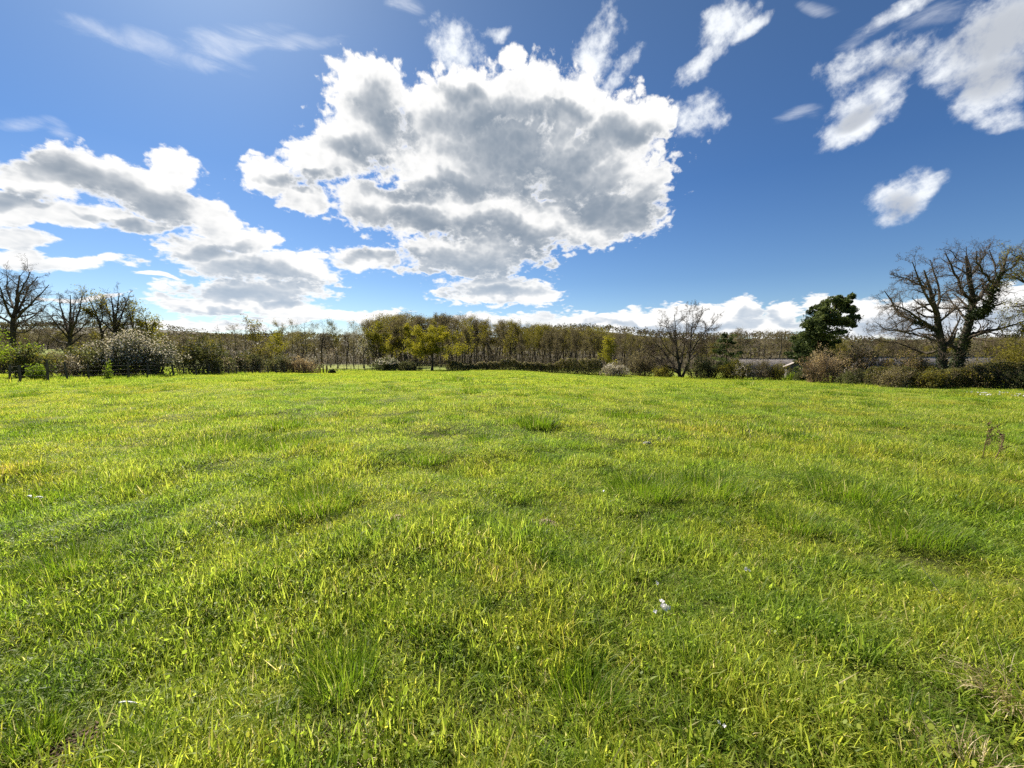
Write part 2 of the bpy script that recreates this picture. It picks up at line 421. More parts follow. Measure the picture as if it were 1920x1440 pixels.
# ------------------------------------------------------------------ grass
def blades(r, n, radius, hmin, hmax, wmin, wmax, lean, segs=3, var_hi=.88, straw=.03, tip_spread=1.0, rosette=False):
    """n curved tapering blades rooted in a disc"""
    a = r.uniform(0, 2 * math.pi, n); rr = radius * np.sqrt(r.uniform(0, 1, n))
    base = np.stack([rr * np.cos(a), rr * np.sin(a), np.full(n, -.01)], 1)
    h = r.uniform(hmin, hmax, n) * r.uniform(.6, 1, n); w = r.uniform(wmin, wmax, n)
    az_ = a + r.normal(0, .6, n) if rosette else r.uniform(0, 2 * math.pi, n)
    d = np.stack([np.cos(az_), np.sin(az_), np.zeros(n)], 1)
    l0 = np.abs(r.normal(0, lean * .5, n)); l1 = l0 + np.abs(r.normal(lean, lean * .6, n)) * tip_spread
    side = np.stack([-np.sin(az_), np.cos(az_), np.zeros(n)], 1)
    tw = r.uniform(-.9, .9, n)[:, None]
    side = side * np.cos(tw) + np.cross(d, side) * 0 + d * np.sin(tw)
    pts = [base]; p = base
    for k in range(segs):
        th = np.minimum(l0 + (l1 - l0) * (k + .5) / segs * 1.3, 2.3)[:, None]
        p = p + (d * np.sin(th) + np.array([0, 0, 1.0]) * np.cos(th)) * (h / segs)[:, None]
        pts.append(p)
    wid = [1.0, .95, .7, .4][:segs] if segs > 2 else [1.0, .75][:segs]
    V = []
    for k in range(segs):
        V += [pts[k] - side * (w * wid[k] / 2)[:, None], pts[k] + side * (w * wid[k] / 2)[:, None]]
    V.append(pts[segs])
    V = np.stack(V, 1)                                  # n, 2*segs+1, 3
    m_ = 2 * segs + 1
    off = (np.arange(n) * m_)[:, None]
    q = [off + np.array([2*k, 2*k+1, 2*k+3, 2*k+2]) for k in range(segs - 1)]
    t = off + np.array([2*segs-2, 2*segs-1, 2*segs])
    var = np.clip(r.normal(.50, .2, n), 0, var_hi); s_ = r.uniform(0, 1, n) < straw; var[s_] = r.uniform(.93, 1, s_.sum())
    vv = np.repeat(var[:, None], m_, 1)
    hh = np.array([0] * 2 + [.05] * (m_ - 2)); vv = np.clip(vv + hh[None] , 0, 1)
    return V.reshape(-1, 3), [np.concatenate(q) if q else np.zeros((0, 4), int), t], vv.ravel()
def discs(r, n, radius, hmin, hmax, size, tilt=.5, sides=6, var=(.3, .9)):
    """round clover-like leaves"""
    a = r.uniform(0, 2 * math.pi, n); rr = radius * np.sqrt(r.uniform(0, 1, n))
    c_ = np.stack([rr * np.cos(a), rr * np.sin(a), r.uniform(hmin, hmax, n)], 1)
    nn = np.stack([r.normal(0, tilt, n), r.normal(0, tilt, n), np.ones(n)], 1); nn /= np.linalg.norm(nn, axis=1, keepdims=True)
    u = np.cross(nn, rand_dirs(r, n)); u /= np.linalg.norm(u, axis=1, keepdims=True); v_ = np.cross(nn, u)
    s_ = (size * r.uniform(.6, 1.2, n))[:, None]
    asp = r.uniform(.6, 1, n)[:, None]
    V = np.stack([c_ + (u * math.cos(2*math.pi*k/sides) + v_ * asp * math.sin(2*math.pi*k/sides)) * s_ for k in range(sides)], 1)
    Fc = (np.arange(n) * sides)[:, None] + np.arange(sides)[None]
    return V.reshape(-1, 3), [Fc], np.repeat(r.uniform(*var, n), sides)
def join(parts):
    V, Fs, var, o = [], [], [], 0
    for v_, f_, a_ in parts:
        V.append(v_); var.append(a_)
        Fs += [np.asarray(f) + o for f in f_ if len(f)]
        o += len(v_)
    by = {}
    for f in Fs: by.setdefault(f.shape[1], []).append(f)
    return np.concatenate(V), [np.concatenate(x) for x in by.values()], np.concatenate(var)

def grass_field():
    r = np.random.default_rng(11)
    kinds = []                                         # (mesh)
    def add(name, parts, mats):
        V, Fs, var = join(parts); kinds.append(mesh(name, V, Fs, mats, var))
    # near patches 0..6
    for k in range(4):
        add('sod', [blades(r, 230, .17, .045, .12, .0028, .0065, .8), blades(r, 52, .17, .08, .19, .004, .0085, 1.2, straw=.05)], [M['grass']])
    add('sod', [blades(r, 200, .17, .04, .11, .002, .005, .6), discs(r, 60, .16, .03, .08, .0075, .8)], [M['grass']])
    add('sod', [blades(r, 210, .16, .05, .13, .002, .0045, 1.2, straw=.3), blades(r, 3, .1, .20, .32, .002, .0035, 1.7, 4, 1, straw=1)], [M['grass']])
    add('sod', [blades(r, 150, .16, .03, .08, .002, .004, .6), blades(r, 22, .07, .08, .15, .011, .020, 1.0, segs=4, straw=0, rosette=True)], [M['grass']])
    # middle patches 7..10
    for k in range(4):
        add('turf', [blades(r, 430, .42, .04, .10, .005, .009, .8, 2, straw=.04), blades(r, 14, .42, .10, .15, .005, .008, .9, 2, straw=.3)], [M['grass']])
    # far patches 11..13
    for k in range(3):
        add('turf', [blades(r, 420, 1.05, .05, .13, .012, .022, .55, 2, straw=.03)], [M['grass']])
    # darker clumps of another grass: 14 near, 15 middle, 16 far
    add('tuft', [blades(r, 260, .13, .07, .15, .0022, .005, .8, 4, straw=.02, rosette=True)], [M['tussock']])
    add('tuft', [blades(r, 420, .26, .06, .15, .004, .008, .8, 3, straw=.02, rosette=True)], [M['tussock']])
    add('tuft', [blades(r, 420, .5, .07, .16, .010, .018, .7, 2, straw=.02, rosette=True)], [M['tussock']])
    lib = bpy.data.collections.new('grass_library')
    for i, me in enumerate(kinds):
        o = bpy.data.objects.new('sod_%02d' % i, me); lib.objects.link(o)
    P, IDX, SCL, ROT = [], [], [], []
    def scatter(y0, y1, step, choose_, smin, smax, pad):
        ys = np.arange(y0, y1, step)
        for y in ys:
            w_ = 1.24 * max(y, 0) + pad
            x = np.arange(-w_, w_, step)
            px = x + r.uniform(-.5, .5, len(x)) * step; py = y + r.uniform(-.5, .5, len(x)) * step
            P.append(np.stack([px, py, ground_h(px, py)], 1))
            IDX.append(choose_(len(x)))
            SCL.append(r.uniform(smin, smax, len(x))); ROT.append(r.uniform(0, 6.283, len(x)))
    scatter(.4, 7.0, .122, lambda n: r.choice([0, 1, 2, 3, 4, 5, 6, 14], n, p=[.18, .18, .17, .155, .11, .06, .08, .065]), .75, 1.25, 1.2)
    scatter(7.0, 22, .30, lambda n: r.choice([7, 8, 9, 10, 15], n, p=[.225, .225, .225, .225, .10]), .8, 1.25, 2)
    scatter(22, 100, .85, lambda n: r.choice([11, 12, 13, 16], n, p=[.3, .3, .3, .10]), .8, 1.3, 3)
    P = np.concatenate(P); IDX = np.concatenate(IDX); SCL = np.concatenate(SCL); ROT = np.concatenate(ROT)
    # the sward is uneven: thicker and taller in places, grazed down in others
    lump = np.zeros(len(P))
    for k in range(14):
        f_ = r.uniform(.6, 4.0); th = r.uniform(0, 6.28)
        lump += np.sin(P[:, 0] * f_ * math.cos(th) + P[:, 1] * f_ * math.sin(th) + r.uniform(0, 6.28)) / 14 * 2.2
    tuft = np.zeros(len(P))
    for k in range(16):
        f_ = r.uniform(4.0, 13.0); th = r.uniform(0, 6.28)
        tuft += np.sin(P[:, 0] * f_ * math.cos(th) + P[:, 1] * f_ * math.sin(th) + r.uniform(0, 6.28)) / 16 * 2.2
    lump = lump * .8 + tuft * .9 * (P[:, 1] < 22)
    TALLER = np.clip(1 + .50 * lump, .68, 1.65)
    x_, y_ = P[:, 0], P[:, 1]
    edge = (np.abs(x_ + 30.6) < 1.4) & (y_ > 20) & (y_ < 66) | (np.abs(y_ - 82.3) < 1.6) & (x_ > -16) & (x_ < 60) | (x_ > 38) & (x_ < 64) & (np.abs(y_ - (47.6 - (x_ - 43.8) * .3)) < 1.6) | (np.abs(y_ - (82 - (x_ - 18) * .8)) < 1.5) & (x_ > 18) & (x_ < 45)
    TALLER = np.where(edge, TALLER * r.uniform(1.4, 3.4, len(P)), TALLER)
    SCL *= np.clip(1 + .25 * lump, .8, 1.3)
    # keep the bare molehills free
    keep = np.ones(len(P), bool)
    for (x, y, rad) in BARE:
        keep &= np.hypot(P[:, 0] - x, (P[:, 1] - y)) > rad
    keep &= ~((P[:, 1] > 78) & (P[:, 0] > -24 - 0 * P[:, 1]) & (P[:, 0] < 200) & (P[:, 1] > 96))
    P, IDX, SCL, ROT, TALLER = P[keep], IDX[keep], SCL[keep], ROT[keep], TALLER[keep]
    S3 = np.stack([SCL, SCL, SCL * TALLER], 1)
    me = bpy.data.meshes.new('grass'); me.vertices.add(len(P)); me.vertices.foreach_set('co', P.astype(np.float32).ravel())
    for nm, ty, arr in (('kind_index', 'INT', IDX.astype(np.int32)), ('turn', 'FLOAT', ROT.astype(np.float32))):
        a = me.attributes.new(nm, ty, 'POINT'); a.data.foreach_set('value', arr)
    a = me.attributes.new('size', 'FLOAT_VECTOR', 'POINT'); a.data.foreach_set('vector', S3.astype(np.float32).ravel())
    me.materials.append(M['grass'])
    o = link('grass', me)
    tag(o, 'short uneven yellow-green pasture grass covering the whole meadow', 'grass', kind='stuff')
    g = bpy.data.node_groups.new('grow_grass', 'GeometryNodeTree')
    g.interface.new_socket('Geometry', in_out='INPUT', socket_type='NodeSocketGeometry')
    g.interface.new_socket('Geometry', in_out='OUTPUT', socket_type='NodeSocketGeometry')
    N = g.nodes; L = g.links
    gi = N.new('NodeGroupInput'); go = N.new('NodeGroupOutput')
    ci = N.new('GeometryNodeCollectionInfo'); ci.inputs['Collection'].default_value = lib
    ci.inputs['Separate Children'].default_value = True; ci.inputs['Reset Children'].default_value = True
    ip = N.new('GeometryNodeInstanceOnPoints'); ip.inputs['Pick Instance'].default_value = True
    def named(nm, ty):
        x = N.new('GeometryNodeInputNamedAttribute'); x.data_type = ty; x.inputs['Name'].default_value = nm; return x.outputs['Attribute']
    L.new(gi.outputs[0], ip.inputs['Points']); L.new(ci.outputs[0], ip.inputs['Instance'])
    L.new(named('kind_index', 'INT'), ip.inputs['Instance Index'])
    cx = N.new('ShaderNodeCombineXYZ'); L.new(named('turn', 'FLOAT'), cx.inputs[2]); L.new(cx.outputs[0], ip.inputs['Rotation'])
    L.new(named('size', 'FLOAT_VECTOR'), ip.inputs['Scale'])
    L.new(ip.outputs[0], go.inputs[0])
    md = o.modifiers.new('grow', 'NODES'); md.node_group = g
    print('grass patches', len(P))
BARE = []
for X, Y, rad in ((150, 1405, .16), (1022, 985, .10), (742, 975, .09), (1213, 832, .12)):
    x, y = on_ground(X, Y); BARE.append((x, y, rad))
grass_field()

# ------------------------------------------------------------------ trees
def tubes(polys, rads, k):
    """polys P,N,3 and rads P,N -> tube surfaces"""
    P, N, _ = polys.shape
    T = np.gradient(polys, axis=1); T /= np.linalg.norm(T, axis=2, keepdims=True) + 1e-9
    ref = np.where(np.abs(T[:, :1, 2:3]) > .9, np.array([1.0, 0, 0]), np.array([0, 0, 1.0]))
    U = np.cross(T, ref); U /= np.linalg.norm(U, axis=2, keepdims=True) + 1e-9
    Wv = np.cross(T, U)
    a = np.arange(k) * 2 * math.pi / k
    ring = polys[:, :, None] + rads[:, :, None, None] * (U[:, :, None] * np.cos(a)[:, None] + Wv[:, :, None] * np.sin(a)[:, None])
    V = ring.reshape(-1, 3)
    base = (np.arange(P) * N * k)[:, None, None] + (np.arange(N - 1) * k)[None, :, None] + np.arange(k)[None, None]
    nxt = (np.arange(P) * N * k)[:, None, None] + (np.arange(N - 1) * k)[None, :, None] + ((np.arange(k) + 1) % k)[None, None]
    return V, np.stack([base, nxt, nxt + k, base + k], -1).reshape(-1, 4)
def sprout(r, polys, rads, nch, t0, t1, ratio, ang, seg, wig, up, rr, rmin=.004, taper=.3, out=0.0, shrink=.5):
    P, N, _ = polys.shape
    t = t0 + (t1 - t0) * (np.arange(nch)[None] + r.uniform(.1, .9, (P, nch))) / nch
    f = t * (N - 1); i = np.minimum(f.astype(int), N - 2); q = (f - i)[..., None]
    ix = np.arange(P)[:, None]
    a, b_ = polys[ix, i], polys[ix, i + 1]
    st = a * (1 - q) + b_ * q
    tg = b_ - a; tg /= np.linalg.norm(tg, axis=2, keepdims=True) + 1e-9
    ra = rads[ix, i] * (1 - q[..., 0]) + rads[ix, i + 1] * q[..., 0]
    Lp = np.linalg.norm(np.diff(polys, axis=1), axis=2).sum(1)[:, None]
    L = Lp * ratio * (1 - shrink * t) * r.uniform(.65, 1.25, (P, nch))
    pr = np.cross(tg, rand_dirs(r, P * nch).reshape(P, nch, 3)); pr /= np.linalg.norm(pr, axis=2, keepdims=True) + 1e-9
    al = R(1) * r.uniform(ang[0], ang[1], (P, nch))[..., None]
    d = (tg * np.cos(al) + pr * np.sin(al)).reshape(-1, 3); st = st.reshape(-1, 3); L = L.reshape(-1); ra = np.maximum(ra.reshape(-1) * rr, rmin)
    n = len(L); pts = [st]; p = st
    for s_ in range(seg):
        d = d + r.normal(0, wig, (n, 3)) + np.array([0, 0, up])
        if out: d = d + np.concatenate([p[:, :2], np.zeros((n, 1))], 1) / (np.linalg.norm(p[:, :2], axis=1, keepdims=True) + .5) * out
        d /= np.linalg.norm(d, axis=1, keepdims=True)
        p = p + d * (L / seg)[:, None]; pts.append(p)
    polys2 = np.stack(pts, 1)
    return polys2, np.maximum(ra[:, None] * np.linspace(1, taper, seg + 1)[None], rmin * .6)
def walk(r, start, d, L, seg, wig, up):
    d = np.array(d, float); p = np.array(start, float); pts = [p]
    for k in range(seg):
        d = d / np.linalg.norm(d); d = d + r.normal(0, wig, 3) + np.array([0, 0, up]); d /= np.linalg.norm(d)
        p = p + d * L / seg; pts.append(p)
    return np.array(pts)
def resample(pts, n):
    pts = np.asarray(pts, float); s_ = np.concatenate([[0], np.cumsum(np.linalg.norm(np.diff(pts, axis=0), axis=1))])
    t = np.linspace(0, s_[-1], n)
    return np.stack([np.interp(t, s_, pts[:, k]) for k in range(pts.shape[1])], 1)

def leaf_cards(r, c_, size, var, elong=1.0, flat=0.0, droop=0.0):
    n = len(c_)
    nn = rand_dirs(r, n); nn[:, 2] += flat; nn /= np.linalg.norm(nn, axis=1, keepdims=True)
    u = np.cross(nn, rand_dirs(r, n)); u /= np.linalg.norm(u, axis=1, keepdims=True) + 1e-9
    v_ = np.cross(nn, u); s_ = (size * r.uniform(.5, 1.3, n))[:, None]
    V = np.stack([c_ - u * s_ * elong, c_ - v_ * s_ * .55 + nn * s_ * .15, c_ + u * s_ * elong, c_ + v_ * s_ * .55 + nn * s_ * .15], 1).reshape(-1, 3)
    Fc = np.arange(n * 4).reshape(n, 4)
    return V, [Fc], np.repeat(np.clip(var, 0, 1), 4)
def along(r, polys, n, spread, lo=.15):
    """n points scattered round the given branches"""
    P, N, _ = polys.shape
    i = r.integers(0, P, n); t = r.uniform(lo, 1, n) * (N - 1); j = np.minimum(t.astype(int), N - 2); q = (t - j)[:, None]
    return polys[i, j] * (1 - q) + polys[i, j + 1] * q + r.normal(0, spread, (n, 3))
def clump_var(r, c_, scale, mean=.45, amp_=.2):
    v_ = np.zeros(len(c_))
    for k in range(6):
        w_ = r.normal(size=3) / scale
        v_ += np.sin(c_ @ w_ + r.uniform(0, 6.28))
    return mean + v_ * amp_ / 2.4 + r.normal(0, .13, len(c_))

KINDS = {}
def tree_mesh(seed, h, w, style):
    """centre lines of a tree of height h and width w in levels; style is a dict"""
    r = np.random.default_rng(seed)
    st = dict(style)
    lv = []
    if 'limbs' in st:                                  # limbs given as lists of (x, y, z, radius)
        for grp in st['limbs']:
            a = resample(grp, 20)[[0, 2, 4, 6, 9, 11, 13, 15, 18]][None].copy() if st.get('trim') else resample(grp, 9)[None]
            a[:, 1:, :3] += r.normal(0, .012 * h, (1, 8, 3)) * st.get('limb_noise', .5)
            lv.append((a[..., :3], a[..., 3]))
        maxn = 9
        L0 = np.concatenate([x[0] for x in lv]); R0 = np.concatenate([x[1] for x in lv])
        lv = [(L0, R0)]
    else:
        tr = st.get('trunk', .5); n = st.get('stems', 1)
        ps, rs = [], []
        r0 = st.get('r0', .022) * h
        for k in range(n):
            az_ = 2 * math.pi * (k + r.uniform(0, .6)) / n
            ln = st.get('lean', .05) * (1 if n == 1 else 1)
            d = (math.cos(az_) * ln, math.sin(az_) * ln, 1)
            s0 = (math.cos(az_) * r0 * (n > 1), math.sin(az_) * r0 * (n > 1), -.2)
            pl = walk(r, s0, d, h * r.uniform(.82, .98), 8, st.get('wig0', .05), .02)
            ps.append(pl); rs.append(r0 * (1 if n == 1 else .6) * np.linspace(1, .12, 9) ** .9)
            rs[-1][0] *= 1.35
        lv = [(np.array(ps), np.array(rs))]
    for (nch, t0, t1, ratio, a0, a1, seg, wig, up, rr) in st['levels']:
        src = lv[-1]
        lv.append(sprout(r, src[0], src[1], nch, t0, t1, ratio, (a0, a1), seg, wig, up, rr, st.get('rmin', .006) , shrink=st.get('shrink', .45), out=st.get('out', 0)))
    if 'limbs' not in st:
        allp = np.concatenate([x[0].reshape(-1, 3) for x in lv[1:]])
        top = np.percentile(allp[:, 2], 99.7); wd = np.percentile(np.abs(allp[:, :2]), 98.5) * 2
        sc = np.array([w / wd, w / wd, h / top])
        lv = [(x[0] * sc, x[1]) for x in lv]
    return r, lv
def build_tree(name, seed, h, w, style, bark_m, twig_m, leaf=None, label=None, cat='tree', group=None, loc=(0, 0, 0), rz=0, trunk_levels=2, ivy=None, ivy_limbs=2):
    r, lv = tree_mesh(seed, h, w, style)
    root = bpy.data.objects.new(name, None); COL.objects.link(root); root.location = loc; root.rotation_euler[2] = rz
    root.empty_display_size = .5
    tag(root, label, cat, group)
    V, Fs, o = [], [], 0
    sides = [8, 6, 4, 3, 3, 3]
    for k in range(min(trunk_levels, len(lv))):
        v_, f_ = tubes(lv[k][0], lv[k][1], sides[k]); V.append(v_); Fs.append(f_ + o); o += len(v_)
    link('trunk', mesh('trunk', np.concatenate(V), [np.concatenate(Fs)], [bark_m], smooth=True), root)
    V, Fs, var, o = [], [], [], 0
    for k in range(trunk_levels, len(lv)):
        v_, f_ = tubes(lv[k][0], lv[k][1], 3); V.append(v_); Fs.append(f_ + o); o += len(v_)
        var.append(np.repeat(r.uniform(.1, 1, len(lv[k][0])), lv[k][0].shape[1] * 3))
    if V: link('crown', mesh('crown', np.concatenate(V), [np.concatenate(Fs)], [twig_m], np.concatenate(var)), root)
    if leaf:
        lm, n, size, spread, mean = leaf[:5]
        src = lv[-1][0]
        c_ = along(r, src, n, spread)
        if len(leaf) > 5: c_ = c_[c_[:, 2] > leaf[5] * h]
        var = clump_var(r, c_, .12 * w + .3, mean)
        V, Fs, vv = leaf_cards(r, c_, size, var)
        link('foliage', mesh('foliage', V, Fs, [lm], vv), root)
    if ivy:
        n, size, hmax, spread = ivy
        c_ = along(r, lv[0][0][:ivy_limbs], n, 0, 0)
        P0 = lv[0][0].reshape(-1, 3)
        c_ = c_[c_[:, 2] < hmax * h * r.uniform(.4, 1, len(c_))]
        c_ = c_ + rand_dirs(r, len(c_)) * spread * r.uniform(.5, 1.3, len(c_))[:, None] * (1.25 - .6 * c_[:, 2:3] / (hmax * h))
        c_[:, 2] = np.maximum(c_[:, 2], .05)
        V, Fs, vv = leaf_cards(r, c_, size, clump_var(r, c_, .8, .45))
        link('ivy', mesh('ivy', V, Fs, [M['ivy']], vv), root)
    return root
def copy_tree(root, loc, rz, scale, label=None, group=None):
    c_ = root.copy(); COL.objects.link(c_); c_.location = loc; c_.rotation_euler[2] = rz; c_.scale = scale
    if label: c_['label'] = label
    if group: c_['group'] = group
    for ch in list(root.children):
        d = ch.copy(); COL.objects.link(d); d.parent = c_
    return c_
#            nch  t0   t1  ratio a0 a1 seg wig  up  rr
OAK = dict(trunk=.5, r0=.030, wig0=.07, out=.05, levels=[(11, .22, .97, .58, 30, 62, 6, .16, .03, .55), (8, .2, 1, .50, 28, 60, 5, .20, .03, .5),
      (6, .2, 1, .48, 25, 60, 4, .22, .02, .55), (5, .15, 1, .55, 25, 60, 3, .22, .01, .6)], rmin=.008)
SPREAD = dict(stems=4, r0=.030, lean=.35, wig0=.07, out=.05, levels=[(8, .25, .97, .52, 22, 50, 6, .13, .03, .5), (6, .2, 1, .50, 25, 52, 5, .17, .03, .55),
      (6, .2, 1, .48, 25, 55, 4, .2, .03, .55), (4, .2, 1, .5, 25, 55, 3, .2, .02, .6)], rmin=.009)
TALL = dict(trunk=.5, r0=.013, wig0=.035, lean=.03, levels=[(16, .42, .98, .26, 28, 55, 4, .13, .06, .42), (7, .2, 1, .5, 25, 55, 4, .18, .05, .55), (6, .15, 1, .5, 25, 55, 3, .2, .03, .6)], rmin=.014, shrink=.55)
YOUNG = dict(trunk=.5, r0=.018, wig0=.05, levels=[(14, .22, .97, .44, 30, 60, 5, .14, .06, .5), (8, .2, 1, .5, 25, 55, 4, .18, .04, .55), (6, .15, 1, .5, 25, 55, 3, .2, .03, .6)], rmin=.010)

def px_tree(name, seed, X, depth, Ytop, wpx, style, bk, tw, leaf, label, **k):
    """a tree whose foot stands at column X and the given depth, as high as row Ytop there"""
    x, y = at(X, depth); z = gz(x, y)
    h = z_at(Ytop, depth) - z
    return build_tree(name, seed, h, wpx * depth / F, style, bk, tw, leaf, label, loc=(x, y, z), **k)

# --- the pair of oaks at the right edge of the meadow, limb by limb
OD = 50.0
def limb(pts, depth, X0):
    """limb points (column, row, offset in depth, radius) -> local coordinates of a tree whose foot is at column X0"""
    x0, y0 = at(X0, depth); z0 = gz(x0, y0); out = []
    for X, Y, dy, rad in pts:
        d_ = depth + dy; out.append((ray(X, Y)[0] * d_ - x0, dy, EYE + ray(X, Y)[1] * d_ - z0, rad))
    return out
def traced(name, X0, depth, limbs, label, seed, levels, ivy, twig='twig', leaf=None, rmin=.0075, noise=.3, bk='bark_dark'):
    x0, y0 = at(X0, depth); z0 = gz(x0, y0)
    ls = [limb(p, depth, X0) for p in limbs]
    h = max(max(q[2] for q in l) for l in ls)
    return build_tree(name, seed, h, h, dict(limbs=ls, levels=levels, rmin=rmin, limb_noise=noise, shrink=.35, trim=1), M[bk], M[twig], leaf, label, loc=(x0, y0, z0), ivy=ivy)
OAKL = [(11, .28, 1, .31, 22, 62, 5, .24, .03, .50), (8, .12, 1, .50, 22, 62, 5, .26, .02, .55), (6, .1, 1, .52, 22, 65, 4, .30, .01, .6), (3, .1, 1, .6, 20, 65, 3, .30, .0, .7)]
traced('oak_tree', 1778, OD, [
    [(1778,728,0,.50),(1768,690,0,.40),(1766,650,0,.36),(1763,620,0,.34),(1757,585,0,.26),(1745,545,-.5,.16),(1736,520,-1,.10),(1730,492,-1,.04)],
    [(1763,622,0,.24),(1735,610,1,.20),(1705,600,2,.17),(1682,585,2,.13),(1668,560,3,.08),(1655,540,3,.03)],
    [(1745,612,0,.16),(1720,595,-2,.12),(1690,575,-3,.08),(1655,570,-4,.03)],
    [(1757,590,0,.18),(1742,565,-2,.13),(1728,535,-3,.10),(1715,505,-4,.06),(1708,482,-4,.02)],
    [(1766,655,0,.18),(1740,663,2,.15),(1715,655,3,.12),(1680,642,4,.08),(1650,640,4,.05),(1622,622,5,.02)],
    [(1762,640,0,.12),(1730,632,-3,.10),(1690,620,-5,.07),(1650,612,-6,.03)],
    [(1757,580,0,.16),(1765,550,2,.12),(1750,510,3,.08),(1742,480,3,.03)],
    [(1738,612,0,.12),(1700,622,-1,.09),(1665,618,-2,.05),(1635,600,-2,.02)],
    [(1745,545,0,.12),(1715,528,0,.09),(1685,520,0,.06),(1665,512,0,.02)],
    ], 'left one of the twin bare oaks, with long low limbs reaching over the tan bushes', 31, OAKL, (7000, .12, .62, .50))
traced('oak_tree', 1796, OD + 1, [
    [(1796,728,0,.60),(1793,690,0,.46),(1800,655,0,.44),(1812,622,0,.42),(1822,590,0,.34),(1825,560,0,.26),(1815,520,0,.20),(1812,490,0,.12),(1810,465,0,.04)],
    [(1822,595,0,.26),(1845,585,-2,.24),(1858,560,-3,.20),(1866,535,-3,.16),(1882,505,-4,.12),(1892,480,-4,.06),(1895,462,-4,.02)],
    [(1825,570,0,.24),(1850,540,3,.18),(1868,515,4,.12),(1862,485,4,.08),(1850,460,4,.02)],
    [(1822,565,0,.20),(1800,540,-2,.14),(1790,510,-3,.10),(1775,480,-3,.05),(1770,465,-3,.02)],
    [(1866,535,-3,.14),(1850,520,-5,.10),(1832,490,-6,.07),(1828,460,-6,.02)],
    [(1882,510,-4,.12),(1900,500,-4,.08),(1915,480,-4,.03)],
    [(1800,655,0,.14),(1780,640,2,.12),(1760,632,3,.10),(1735,628,4,.04)],
    [(1815,520,0,.14),(1835,500,2,.10),(1845,475,2,.05),(1840,458,2,.02)],
    [(1812,600,0,.14),(1790,575,3,.10),(1775,555,4,.05),(1770,540,4,.02)],
    ], 'right one of the twin oaks, the taller, its forked trunk wrapped in dark ivy', 32, OAKL, (13000, .125, .80, .62))
traced('oak_tree', 2010, 46, [
    [(2010,735,0,.55),(2008,690,0,.45),(2005,640,0,.42),(2003,580,0,.34),(2000,520,0,.2),(1998,470,0,.05)],
    [(2003,590,0,.24),(1965,565,-1,.18),(1935,535,-2,.13),(1905,520,-2,.08),(1885,512,-2,.03)],
    [(2003,560,0,.22),(1965,520,1,.15),(1935,495,1,.10),(1905,480,1,.05),(1890,475,1,.02)],
    [(2005,640,0,.2),(1960,625,1,.14),(1925,618,1,.08),(1895,622,1,.02)],
    [(2003,600,0,.16),(1960,590,-2,.12),(1925,572,-3,.08),(1885,575,-3,.02)],
    ], 'oak with brownish young leaves whose branches reach in at the right edge', 33, OAKL[:4], None, leaf=(M['yellow'], 7000, .075, .25, .25), rmin=.009)

# --- bare trees on the left beyond the hedge
traced('bare_tree', 24, 62, [
    [(24,692,0,.42),(25,650,0,.34),(25,612,0,.30),(28,585,0,.24),(32,555,0,.16),(36,525,0,.09),(38,506,0,.03)],
    [(27,592,0,.18),(44,562,2,.13),(58,532,3,.08),(74,515,3,.03)],
    [(27,600,0,.16),(52,575,-2,.12),(76,550,-3,.07),(98,528,-3,.02)],
    [(26,610,0,.16),(45,603,2,.12),(70,588,3,.08),(102,562,3,.02)],
    [(26,600,0,.18),(10,572,-2,.13),(0,540,-3,.08),(-8,508,-3,.03)],
    [(25,608,0,.16),(2,595,1,.12),(-18,575,2,.08),(-42,556,2,.02)],
    [(28,580,0,.14),(14,550,3,.10),(12,520,4,.06),(14,510,4,.02)],
    [(32,560,0,.12),(48,530,-3,.08),(56,510,-3,.05),(60,508,-3,.02)],
    [(25,622,0,.12),(45,624,-2,.08),(68,612,-2,.05),(92,598,-2,.02)]], 'tallest bare tree on the left, its dark round crown cut by the left edge', 41, OAKL, None)
traced('bare_tree', 132, 64, [
    [(131,694,0,.30),(131,660,0,.26),(131,632,0,.24),(132,600,0,.16),(132,572,0,.09),(131,545,0,.02)],
    [(131,632,0,.18),(121,600,2,.13),(113,575,2,.08),(110,552,2,.02)],
    [(131,630,0,.18),(143,602,-2,.13),(151,575,-2,.08),(155,550,-2,.02)],
    [(131,638,0,.14),(116,620,-1,.10),(100,600,-2,.07),(86,582,-2,.02)],
    [(131,636,0,.14),(146,622,1,.10),(163,606,2,.06),(180,590,2,.02)],
    [(131,645,0,.10),(112,640,2,.08),(90,628,2,.05),(70,612,2,.02)],
    [(131,625,0,.12),(138,590,3,.08),(142,560,3,.02)]], 'second bare tree from the left, its dark stems fanning out behind the hedge bushes', 42, OAKL, None)
traced('bare_tree', 196, 66, [
    [(196,694,0,.22),(193,650,0,.18),(189,615,0,.15),(181,590,0,.11),(172,570,0,.07),(164,552,0,.02)],
    [(189,612,0,.10),(192,590,1,.08),(190,570,1,.05),(188,556,1,.02)],
    [(185,600,0,.08),(172,592,-1,.06),(160,578,-1,.02)]], 'slim bare tree with a few olive leaves, leaning left, third from the left', 43, OAKL, None, leaf=(M['olive'], 2600, .11, .3, .8))
traced('bare_tree', 216, 66, [
    [(216,694,0,.24),(216,650,0,.22),(216,618,0,.20),(212,585,0,.12),(208,548,0,.03)],
    [(216,622,0,.15),(205,592,2,.11),(196,566,2,.07),(190,546,2,.02)],
    [(216,618,0,.15),(219,585,-2,.11),(223,560,-2,.06),(224,545,-2,.02)],
    [(216,620,0,.15),(228,592,1,.11),(237,565,1,.06),(243,547,1,.02)],
    [(217,626,0,.12),(234,608,-2,.08),(248,590,-2,.02)],
    [(216,626,0,.12),(200,612,-1,.08),(186,596,-1,.02)]], 'bare fan-shaped tree right behind the pale blossom bush', 44, OAKL, None)
